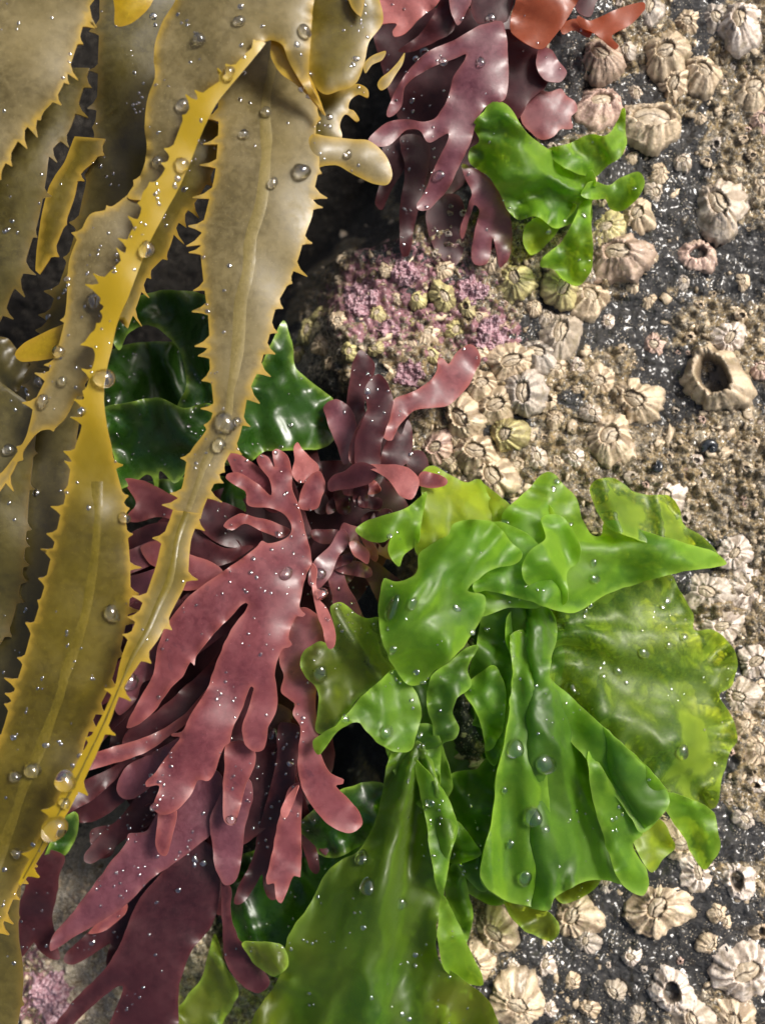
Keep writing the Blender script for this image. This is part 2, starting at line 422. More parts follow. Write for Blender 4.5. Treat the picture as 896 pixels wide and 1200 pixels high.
def blend(ctrl, x, y, soft=22.0):
    if len(ctrl) == 1: return np.full(x.shape, float(ctrl[0][2]))
    num = 0; den = 0
    for cx, cy, ch in ctrl:
        w = 1.0 / ((x - cx) ** 2 + (y - cy) ** 2 + soft * soft) ** 1.4
        num = num + w * ch; den = den + w
    return num / den

SHEETS = []     # (object, world vertices, faces) kept for setting droplets on them
def sheet(name, poly, ctrl, parent, mat, spacing=7.0, ruffle=None, relief=(4.0, 60.0), fold=None, thick=0.9,
          seed=0, crease=0.0, cdir=0.0, label=None, edge_w=4.0, jag=0.5, cup=0.0, soft=22.0, extra=None, shift=None, cscale=1.0):
    """one algal sheet: a triangulated outline lifted into folds, at its own height above the rock"""
    n = len(poly)
    if jag:
        t = np.arange(n)
        poly = poly + np.stack([vnoise(t / 3.1, t * 0 + seed, 5), vnoise(t / 2.7, t * 0 + seed + .5, 6)], -1) * jag
    lo, hi = poly.min(0), poly.max(0)
    gx, gy = np.meshgrid(np.arange(lo[0], hi[0], spacing), np.arange(lo[1], hi[1], spacing * 0.87))
    gx = gx + (np.arange(gx.shape[0]) % 2)[:, None] * spacing * 0.5
    gx = gx.ravel() + RNG.uniform(-1, 1, gx.size) * spacing * 0.16; gy = gy.ravel() + RNG.uniform(-1, 1, gy.size) * spacing * 0.16
    m = inside(poly, gx, gy); gx, gy = gx[m], gy[m]
    if len(gx):
        d = np.min((gx[:, None] - poly[None, :, 0]) ** 2 + (gy[:, None] - poly[None, :, 1]) ** 2, 1) ** 0.5
        k = d > spacing * 0.42; gx, gy = gx[k], gy[k]
    pts = [Vector((a, b)) for a, b in poly] + [Vector((a, b)) for a, b in zip(gx, gy)]
    edges = [(i, (i + 1) % n) for i in range(n)]
    v2, _, f2, _, _, _ = delaunay_2d_cdt(pts, edges, [], 1, 1e-4)
    x = np.array([v.x for v in v2]); y = np.array([v.y for v in v2])
    faces = [tuple(f) for f in f2]
    dd = (x[:, None] - poly[None, :, 0]) ** 2 + (y[:, None] - poly[None, :, 1]) ** 2
    ib = dd.argmin(1); d = dd[np.arange(len(x)), ib] ** 0.5
    h = blend(ctrl, x, y, soft)
    if relief:
        h = h + relief[0] * fbm(x / relief[1], y / relief[1], 100 + seed, 2, .35)
    if ruffle:
        A, lam, L = ruffle
        seg = np.linalg.norm(np.roll(poly, -1, 0) - poly, axis=1); arc = np.concatenate([[0], np.cumsum(seg)])[:-1]
        tot = seg.sum(); lam2 = tot / max(1, round(tot / lam))
        a = arc[ib] / lam2
        # break the regularity of the frill: wavelength and height drift along the edge
        wob = 0.8 * fbm(x / 70, y / 70, 300 + seed, 2)
        amp = 0.5 + 0.9 * np.clip(fbm(x / 55, y / 55, 330 + seed, 2) + 0.35, 0, 1)
        h = h + A * np.exp(-d / L) * np.sin(2 * np.pi * (a + wob)) * amp
        h = h + 0.15 * A * np.exp(-d / (L * .5)) * np.sin(2 * np.pi * (a * 2.3 + wob * 2 + .3)) * amp
    if fold:
        for fx, fy, freq, A, ph in fold:
            ang = np.arctan2(y - fy, x - fx); rr = np.hypot(x - fx, y - fy)
            sn = np.sin(freq * ang + ph + 0.5 * vnoise(rr / 70, ang * 2, seed + 7))
            h = h + A * np.sign(sn) * np.abs(sn) ** 0.7 * np.clip(rr / 60, 0, 1)
    if crease:
        ca, sa = math.cos(cdir), math.sin(cdir)
        u_, v_ = (x * ca + y * sa) / (130.0 * cscale), (-x * sa + y * ca) / (48.0 * cscale)
        rd = 1 - np.abs(fbm(u_, v_, 400 + seed, 2, .3)) * 2.0
        h = h + crease * np.clip(rd, -.6, 1) + crease * .5 * fbm(u_ * 1.3, v_ * 1.1, 430 + seed, 2)
    if crease:
        h = h + crease * .16 * (1 - 2 * np.abs(fbm(u_ * 3.1 + 7, v_ * 2.6, 460 + seed, 2)))
    if cup:
        h = h + cup * (1 - np.exp(-d / 14.0))
    if extra is not None:
        h = h + extra(x, y, d)
    X, Y, Z = P(x, y, h)
    V = np.stack([X, Y, Z], -1)
    base = np.array(parent.location)
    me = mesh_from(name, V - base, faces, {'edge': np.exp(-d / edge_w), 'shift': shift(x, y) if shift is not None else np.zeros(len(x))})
    cnt = np.zeros(len(me.edges), int)
    lv = np.zeros(len(me.loops), np.int32); me.loops.foreach_get('edge_index', lv)
    np.add.at(cnt, lv, 1)
    at_ = me.attributes.get('sharp_edge') or me.attributes.new('sharp_edge', 'BOOLEAN', 'EDGE')
    at_.data.foreach_set('value', cnt == 1)
    o = link(name, me, mat, parent)
    sm = o.modifiers.new('thickness', 'SOLIDIFY'); sm.thickness = thick * S; sm.offset = 0; sm.use_even_offset = False
    if label: o['label'] = label
    SHEETS.append((o, parent, V, faces))
    return o, (lambda qx, qy: blend(ctrl, np.asarray(qx, float), np.asarray(qy, float), soft) + 0)

# ------------------------------------------------------------------ toothed wrack
def add_teeth(edge, side, every, length, base, lean, rnd, skip_above=-1e9):
    """edge: dense polyline root -> tip; side +1/-1 the outward side. Thorn-shaped teeth are let into the line."""
    seg = np.linalg.norm(np.diff(edge, axis=0), axis=1); arc = np.concatenate([[0], np.cumsum(seg)])
    tot = arc[-1]
    at = lambda s: np.array([np.interp(s, arc, edge[:, 0]), np.interp(s, arc, edge[:, 1])])
    out, s = [], 0.0
    nxt = every * rnd.uniform(0.2, 0.8)
    pos = []
    while nxt < tot - base:
        if at(nxt)[1] > skip_above: pos.append(nxt)
        nxt += every * rnd.uniform(0.45, 1.75)
    cur = 0.0
    for p0 in pos:
        L = length * rnd.choice([.35, .6, .8, 1, 1.1, 1.25]) * rnd.uniform(.7, .92); b = base * 1.02 * rnd.uniform(0.75, 1.25)
        while cur < p0 - b * 0.5 - 2:
            out.append(at(cur)); cur += 4.0
        a0, a1, a2 = at(p0 - b * 0.5), at(p0), at(p0 + b * 0.5)
        t = (a2 - a0) / (np.linalg.norm(a2 - a0) + 1e-6)
        nrm = np.array([t[1], -t[0]]) * side
        tip = a1 + nrm * L + t * L * (lean + rnd.uniform(-.3, .25))
        for u, w in ((0.0, 0.0), (0.25, 0.05), (0.52, 0.11)):
            out.append(a0 * (1 - u) + tip * u - nrm * 0 - t * (-b * w * .4) - nrm * L * w * 0.9)
        out.append(tip - t * .5); out.append(tip + t * .6)
        for u, w in ((0.5, 0.13), (0.22, 0.05), (0.0, 0.0)):
            out.append(a2 * (1 - u) + tip * u - nrm * L * w * 0.7)
        cur = p0 + b * 0.5 + 3
    while cur < tot:
        out.append(at(cur)); cur += 4.0
    out.append(at(tot))
    return np.array(out)

def ribbon(parent, mat, left, right, heights, seed, teeth=(30, 14, 12, 0.35), tl=True, tr=True, midrib=True, name='blade',
           relief=(7.0, 90.0), thick=2.2, cup=3.0, label=None, rib_w=8.5, spacing=7.5, edge_w=3.5, lean_l=None, shift=None, r_from=-1e9, rib_from=0.0):
    """a wrack blade between a left and a right margin, both given from root to tip"""
    rnd = random.Random(seed)
    L = catmull(left, False, 3.0); R = catmull(right, False, 3.0)
    L2, R2 = L, R
    if tl: L2 = add_teeth(L, +1 if orient(L, R) else -1, *teeth[:3], teeth[3] if lean_l is None else lean_l, rnd)
    if tr: R2 = add_teeth(R, -1 if orient(L, R) else +1, *teeth, rnd, r_from)
    poly = np.concatenate([L2, R2[::-1]])
    keep = [0]
    for i in range(1, len(poly)):
        if np.linalg.norm(poly[i] - poly[keep[-1]]) > 0.7: keep.append(i)
    poly = poly[keep]
    if np.linalg.norm(poly[0] - poly[-1]) < 0.7: poly = poly[:-1]
    o, hf = sheet(name, poly, heights, parent, mat, spacing, None, relief, None, thick, seed, 0.0, 0.0, label, edge_w, 0.25, cup * .4, 45.0, None, shift)
    if midrib:
        k = 150
        def samp(E):
            seg = np.linalg.norm(np.diff(E, axis=0), axis=1); arc = np.concatenate([[0], np.cumsum(seg)]) / seg.sum()
            t = np.linspace(rib_from, 0.985, k)
            return np.stack([np.interp(t, arc, E[:, 0]), np.interp(t, arc, E[:, 1])], -1)
        A, B = samp(L), samp(R); mid = (A + B) * 0.5; wid = np.linalg.norm(B - A, axis=1)
        # smooth the centre line
        for _ in range(6): mid[1:-1] = (mid[:-2] + mid[1:-1] * 2 + mid[2:]) / 4
        tan = np.gradient(mid, axis=0); tan /= np.linalg.norm(tan, axis=1)[:, None] + 1e-6
        nr = np.stack([-tan[:, 1], tan[:, 0]], -1)
        bvh = None
        rows = []
        prof = [(-1, -.7), (-0.7, -.1), (-0.35, .2), (0, .3), (0.35, .2), (0.7, -.1), (1, -.7)]
        w = np.minimum(rib_w, wid * 0.13)
        hts = sheet_height(o, parent, mid)
        for u, dz in prof:
            q = mid + nr * (w * u)[:, None]
            X, Y, Z = P(q[:, 0], q[:, 1], hts + dz + thick * 0.5 + .35)
            rows.append(np.stack([X, Y, Z], -1))
        Vv = np.concatenate(rows) - np.array(parent.location)
        idx = np.arange(len(prof) * k).reshape(len(prof), k)
        f = np.stack([idx[:-1, :-1], idx[:-1, 1:], idx[1:, 1:], idx[1:, :-1]], -1).reshape(-1, 4)
        me = mesh_from('midrib', Vv, f, {'edge': np.zeros(len(Vv))})
        link('midrib', me, MAT['midrib_pale' if mat == MAT['wrack_beige_sheen'] else 'midrib'], parent)
    return o

def orient(L, R):
    """True when the left margin lies on the (t.y, -t.x) side"""
    i = len(L) // 2
    t = L[min(i + 1, len(L) - 1)] - L[i - 1]
    n = np.array([t[1], -t[0]])
    j = np.argmin(np.linalg.norm(R - L[i], axis=1))
    return np.dot(n, R[j] - L[i]) < 0

def sheet_height(o, parent, mid):
    """height of the sheet under sketch points seen from straight above it (nearest-vertex blend)"""
    for oo, pp, V, faces in reversed(SHEETS):
        if oo == o: break
    hv = V[:, 2] / S
    kk = (D - hv) / D
    vx, vy = V[:, 0] / S / kk + CX, -V[:, 1] / S / kk + CY
    out = []
    for q in mid:
        d2 = (vx - q[0]) ** 2 + (vy - q[1]) ** 2
        w = np.exp(-d2 / 60.0) + 1e-12 / (d2 + 1)
        out.append((w * hv).sum() / w.sum())
    out = np.array(out)
    for _ in range(3): out[1:-1] = (out[:-2] + out[1:-1] * 2 + out[2:]) / 4
    return out

WG = 'strap fronds of toothed brown wrack'
def wrack(label, x, y, h):
    return thing('wrack_frond', label, 'seaweed', PV(x, y, h), WG)

# centre frond: broad, greenish beige above, narrowing to a long yellow tip
w = wrack('long central wrack frond, broad beige above, narrowing to a yellow tip at lower left', 320, 60, 170)
ribbon(w, MAT['wrack_beige_sheen'],
       [(285, 30), (268, 80), (257, 115), (256, 156), (252, 206), (244, 240), (237, 270), (236, 300), (239, 330), (245, 377), (246, 424), (249, 455), (250, 480), (243, 502), (222, 533), (214, 570), (201, 604)],
       [(372, 40), (374, 90), (372, 130), (370, 160), (374, 190), (368, 225), (366, 250), (357, 277), (347, 310), (336, 335), (323, 361), (314, 399), (304, 430), (291, 461), (286, 486), (279, 517), (267, 536), (254, 561), (242, 586), (235, 608)],
       [(325, 40, 165), (320, 140, 190), (300, 240, 215), (290, 330, 222), (270, 440, 215), (262, 500, 200), (225, 590, 205), (246, 240, 200), (365, 240, 196), (240, 340, 205), (335, 330, 205)], 1,
       teeth=(27, 17, 13, 0.30), cup=5, label='broad beige upper blade')
ribbon(w, MAT['wrack'],
       [(203, 598), (191, 633), (182, 667), (161, 724), (144, 767), (134, 808), (114, 851), (93, 890), (61, 951), (43, 990), (22, 1034)],
       [(236, 602), (224, 633), (219, 680), (201, 717), (187, 747), (161, 781), (141, 814), (127, 851), (109, 893), (84, 944), (62, 980), (36, 1022), (25, 1038)],
       [(220, 595, 205), (200, 670, 224), (170, 760, 240), (120, 850, 246), (75, 945, 240), (25, 1035, 215)], 2,
       teeth=(44, 13, 12, 0.30), cup=4, label='narrow yellow lower blade', shift=lambda x, y: .9 * sstep(700, 880, y))
sheet('side_branch', catmull([(366, 158), (380, 160), (398, 162), (415, 164), (431, 165), (446, 176), (456, 192), (459, 206), (454, 216), (440, 216), (423, 209), (408, 201), (395, 194), (380, 194), (366, 198), (358, 180)]),
      [(370, 178, 200), (410, 180, 192), (455, 205, 182)], w, MAT['wrack_beige_sheen'], 7, None, (4, 60), None, 2.2, 3, 0.0, 0.0, 'rounded pale side lobe', 4, 0.3, 5)

# grey-beige forked frond at the top, one branch down left
w = wrack('wide beige forked wrack frond at the top, one grey branch running down left', 280, -40, 230)
sheet('blade', catmull([(214, -40), (380, -40), (368, 0), (363, 56), (362, 92), (372, 115), (381, 136), (372, 124), (352, 96), (338, 70), (330, 52), (318, 47), (308, 50), (290, 68), (268, 90), (246, 108), (228, 140), (210, 180), (190, 228), (150, 232), (166, 204), (173, 173), (170, 148), (175, 112), (182, 92), (181, 58), (190, 28), (206, 0)]),
      [(290, -30, 250), (210, 40, 222), (250, 40, 246), (330, 30, 250), (318, 48, 244), (365, 90, 225), (380, 134, 212), (270, 90, 242), (200, 120, 225), (175, 190, 212), (215, 160, 230)], w, MAT['wrack_beige_sheen'], 7.5, (2.5, 40, 10), (6, 80), None, 2.2, 4, 0.0, 0.0, 'forked beige upper blade', 4, 0.3, 4, 35)
ribbon(w, MAT['wrack_beige_sheen'],
       [(170, 196), (150, 228), (125, 246), (107, 251), (95, 272), (82, 306), (80, 334), (78, 362), (72, 395), (56, 440), (42, 470), (31, 512), (10, 545), (-14, 572)],
       [(205, 190), (185, 240), (165, 280), (150, 310), (138, 350), (124, 390), (112, 430), (92, 462), (76, 492), (62, 502), (48, 505), (30, 525), (14, 556), (-10, 590)],
       [(185, 200, 218), (140, 260, 212), (115, 330, 205), (95, 410, 198), (60, 490, 188), (0, 560, 176)], 5,
       teeth=(33, 15, 12, 0.35), midrib=False, name='side_branch', label='grey beige branch running down left')
ribbon(w, MAT['wrack_gold'], [(318, 48), (317, 64), (327, 84), (345, 98), (362, 114), (378, 134)], [(329, 46), (342, 55), (353, 73), (364, 92), (373, 112), (381, 134)],
       [(325, 52, 236), (345, 75, 230), (380, 132, 208)], 6, tl=False, tr=False, midrib=False, name='curled_margin', relief=(1, 40), cup=1, label='glowing yellow turned-over margin')  # glow of light from behind is put into the gold colour

# yellow frond: edge-on above, a broad olive blade below
w = wrack('golden wrack frond, twisted bright yellow above, opening to a broad toothed blade below', 310, 50, 240)
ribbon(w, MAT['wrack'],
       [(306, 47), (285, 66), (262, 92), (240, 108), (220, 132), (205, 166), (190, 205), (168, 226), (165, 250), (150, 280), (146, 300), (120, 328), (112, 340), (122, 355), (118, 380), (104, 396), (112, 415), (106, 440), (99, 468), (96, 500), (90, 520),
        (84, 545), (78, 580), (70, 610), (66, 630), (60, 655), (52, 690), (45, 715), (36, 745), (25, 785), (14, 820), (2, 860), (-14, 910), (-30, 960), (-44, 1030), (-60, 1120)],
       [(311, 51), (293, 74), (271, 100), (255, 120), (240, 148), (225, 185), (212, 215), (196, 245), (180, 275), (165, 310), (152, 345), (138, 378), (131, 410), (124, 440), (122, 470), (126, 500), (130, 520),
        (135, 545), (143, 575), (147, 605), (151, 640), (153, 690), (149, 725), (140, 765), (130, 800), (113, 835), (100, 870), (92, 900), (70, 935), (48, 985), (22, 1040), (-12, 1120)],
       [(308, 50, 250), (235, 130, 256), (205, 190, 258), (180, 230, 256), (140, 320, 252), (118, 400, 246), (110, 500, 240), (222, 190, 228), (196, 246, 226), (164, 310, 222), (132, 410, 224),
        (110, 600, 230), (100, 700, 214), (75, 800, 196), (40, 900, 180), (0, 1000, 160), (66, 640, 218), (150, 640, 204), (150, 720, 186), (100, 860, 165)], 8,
       teeth=(24, 14, 12, 0.12), cup=4, label='twisted blade, bright yellow edge-on above and olive below', rib_w=7.5, lean_l=-0.15, shift=lambda x, y: 0.95 * sstep(640, 420, y), r_from=520, rib_from=.5)  # upper gold shift stands in for light shining through the strip

# top-left frond
w = wrack('large pale beige wrack frond in the top left corner, its right margin sharply toothed', 20, -40, 230)
ribbon(w, MAT['wrack_beige_sheen'],
       [(-140, -60), (-140, 60), (-120, 160), (-80, 260)],
       [(128, -60), (116, -10), (104, 10), (97, 32), (92, 50), (84, 72), (75, 98), (60, 122), (46, 136), (30, 152), (14, 178), (0, 204), (-40, 260)],
       [(60, -40, 246), (30, 60, 240), (90, 40, 226), (-40, 150, 234), (10, 180, 224)], 9,
       teeth=(22, 19, 13, 0.55), tl=False, midrib=False, label='beige blade with a spiny right margin')
w = wrack('olive wrack frond turning grey, just under the top left frond at the left edge', 40, 120, 150)
ribbon(w, MAT['wrack_dark'],
       [(20, 80), (-20, 130), (-40, 240), (-40, 330), (-20, 400)],
       [(105, 80), (92, 123), (80, 156), (60, 178), (55, 205), (50, 236), (42, 270), (32, 300), (27, 322), (14, 345), (5, 368), (-14, 400)],
       [(60, 90, 165), (20, 200, 185), (10, 300, 178), (-10, 380, 160)], 10, teeth=(32, 17, 12, 0.5), tl=False, midrib=False)
w = wrack('dull olive wrack strap with a cut upper end, beside the top left frond', 100, 160, 90)
ribbon(w, MAT['wrack'],
       [(88, 160), (76, 190), (60, 215), (50, 250), (44, 290), (42, 318)], [(124, 163), (112, 188), (94, 205), (88, 230), (78, 258), (67, 286), (60, 302), (47, 322)],
       [(105, 165, 110), (75, 240, 104), (50, 310, 96)], 11, teeth=(34, 8, 12, .3), tl=False, midrib=False)
w = wrack('short olive yellow wrack tip pointing left, below the grey branch', 75, 385, 150)
sheet('blade', catmull([(80, 380), (66, 384), (44, 394), (26, 405), (18, 416), (24, 423), (40, 423), (60, 420), (80, 412), (92, 396)]), [(80, 395, 175), (25, 415, 160)], w, MAT['wrack_gold'], 6, None, (3, 40), None, 2, 12, 0.0, 0.0, None, 4, .3, 4)
w = wrack('dim olive wrack blade sunk behind the golden frond at the lower left edge', 10, 470, 120)
ribbon(w, MAT['wrack_dark'], [(-10, 440), (-30, 560), (-30, 700), (-30, 760)], [(45, 480), (40, 530), (34, 590), (30, 640), (24, 690), (12, 735), (-6, 765)],
       [(20, 470, 130), (0, 600, 140), (-5, 740, 120)], 13, teeth=(30, 8, 10, .3), tl=False, midrib=False)
w = wrack('golden olive wrack blade with ragged teeth behind the bright yellow edge', 240, 150, 150)
ribbon(w, MAT['wrack'], [(232, 130), (205, 190), (185, 240), (160, 290), (140, 340), (135, 370)], [(262, 150), (252, 195), (232, 232), (208, 264), (196, 296), (174, 322), (160, 360), (150, 385)],
       [(245, 150, 165), (200, 250, 160), (150, 360, 150)], 14, teeth=(22, 17, 10, .6), tl=False, midrib=False)
w = wrack('bright blurred yellow wrack lobe at the very top left of centre', 155, -20, 200)
sheet('blade', catmull([(133, -30), (135, 10), (136, 30), (150, 29), (166, 18), (178, 4), (184, -30)]), [(155, 0, 214)], w, MAT['wrack_gold'], 6, None, (3, 40), None, 2, 15, 0.0, 0.0, None, 4, .3, 4)
w = wrack('dark olive rounded wrack lobe between the forked frond and the red seaweed above', 400, 0, 150)
sheet('blade', catmull([(360, -40), (358, 20), (360, 60), (364, 92), (379, 110), (398, 106), (415, 99), (426, 76), (432, 50), (448, 26), (444, 0), (420, -40)]), [(390, -20, 195), (400, 60, 186), (385, 105, 196), (440, 30, 190)], w, MAT['wrack'], 7, (3, 70, 14), (6, 90), None, 2, 16, 0.0, 0.0, None, 5, .4, 6)
ribbon(w, MAT['wrack'], [(404, -40), (408, 0), (414, 12), (422, 20)], [(430, -40), (427, 0), (425, 12), (423, 20)], [(415, -20, 214), (422, 20, 206)], 17, tl=False, tr=False, midrib=False, name='side_branch')
w = wrack('grey olive wrack blade with rounded lobes, behind the central frond and above its side lobe', 375, 110, 130)
sheet('blade', catmull([(356, 96), (380, 110), (402, 104), (420, 99), (431, 106), (431, 115), (420, 111), (410, 118), (408, 128), (414, 130), (421, 141), (418, 143), (405, 134), (398, 146), (400, 162), (380, 175), (360, 165)], True, 3), [(390, 130, 160), (425, 110, 150)], w, MAT['wrack'], 6, None, (3, 40), None, 2, 18, 0.0, 0.0, None, 4, .3, 4)
w = wrack('little pale wrack leaflet in the dark gap left of the red seaweed', 455, 85, 80)
sheet('blade', catmull([(442, 100), (446, 92), (456, 84), (466, 73), (474, 62), (472, 74), (462, 90), (454, 102), (446, 106)], True, 3), [(455, 90, 105)], w, MAT['wrack_beige_sheen'], 5, None, (2, 30), None, 1.6, 19, 0.0, 0.0, None, 4, .2, 2)
sheet('side_branch', catmull([(426, 76), (432, 68), (444, 62), (452, 60), (448, 70), (436, 76), (428, 86)], True, 3), [(438, 70, 108)], w, MAT['wrack'], 5, None, (2, 30), None, 1.6, 20, 0.0, 0.0, None, 4, .2, 2)
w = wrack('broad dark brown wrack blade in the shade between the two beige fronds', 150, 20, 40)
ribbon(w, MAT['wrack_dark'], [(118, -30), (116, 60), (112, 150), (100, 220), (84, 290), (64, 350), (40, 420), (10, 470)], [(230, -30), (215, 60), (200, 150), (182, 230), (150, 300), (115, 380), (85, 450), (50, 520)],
       [(165, 0, 90), (150, 150, 92), (110, 300, 84), (40, 470, 66)], 21, teeth=(38, 13, 15, .3), tr=False, midrib=False, relief=(9, 70))  # shade between the fronds is put into the dark colour
w = wrack('deep olive wrack strap behind the grey branch and the golden frond at far left', 40, 560, 60)
ribbon(w, MAT['wrack_dark'], [(40, 430), (20, 520), (4, 620), (-14, 740), (-30, 860)], [(100, 440), (88, 530), (72, 620), (60, 700), (40, 800), (10, 880)],
       [(60, 450, 110), (40, 620, 120), (0, 820, 100)], 24, teeth=(34, 10, 11, .3), midrib=False)
w = wrack('brown withered wrack scrap at the left edge under the short yellow tip', 10, 430, 40)
sheet('blade', catmull([(-20, 400), (8, 396), (22, 412), (38, 430), (40, 452), (22, 458), (4, 470), (-20, 476)]), [(10, 430, 70)], w, MAT['wrack_dark'], 6, (5, 22, 10), (8, 22), None, 1.6, 22, 0.0, 0.0, None, 3, .6)
w = wrack('dark olive wrack end in the bottom left corner', 0, 1040, 60)
ribbon(w, MAT['wrack_dark'], [(-40, 1000), (-50, 1100), (-50, 1240)], [(26, 1030), (22, 1090), (28, 1150), (14, 1240)], [(0, 1040, 110), (0, 1200, 96)], 23, teeth=(60, 6, 12, .3), tl=False, midrib=False)

# ------------------------------------------------------------------ red seaweed
def blade(parent, mat, pts, ctrl, seed, label=None, ruf=(2.5, 46, 9), rel=(5.5, 70), cup=0.0, step=3.2, sp=6.0, jag=0.6):
    if isinstance(ctrl, (int, float)):
        c = np.mean([p[:2] for p in pts], 0); ctrl = [(c[0], c[1], ctrl)]
    return sheet('blade', catmull(pts, True, step), ctrl, parent, MAT[mat], sp, ruf, rel, None, 1.1, seed, 0.0, 0.0, label, 3.0, jag, cup)

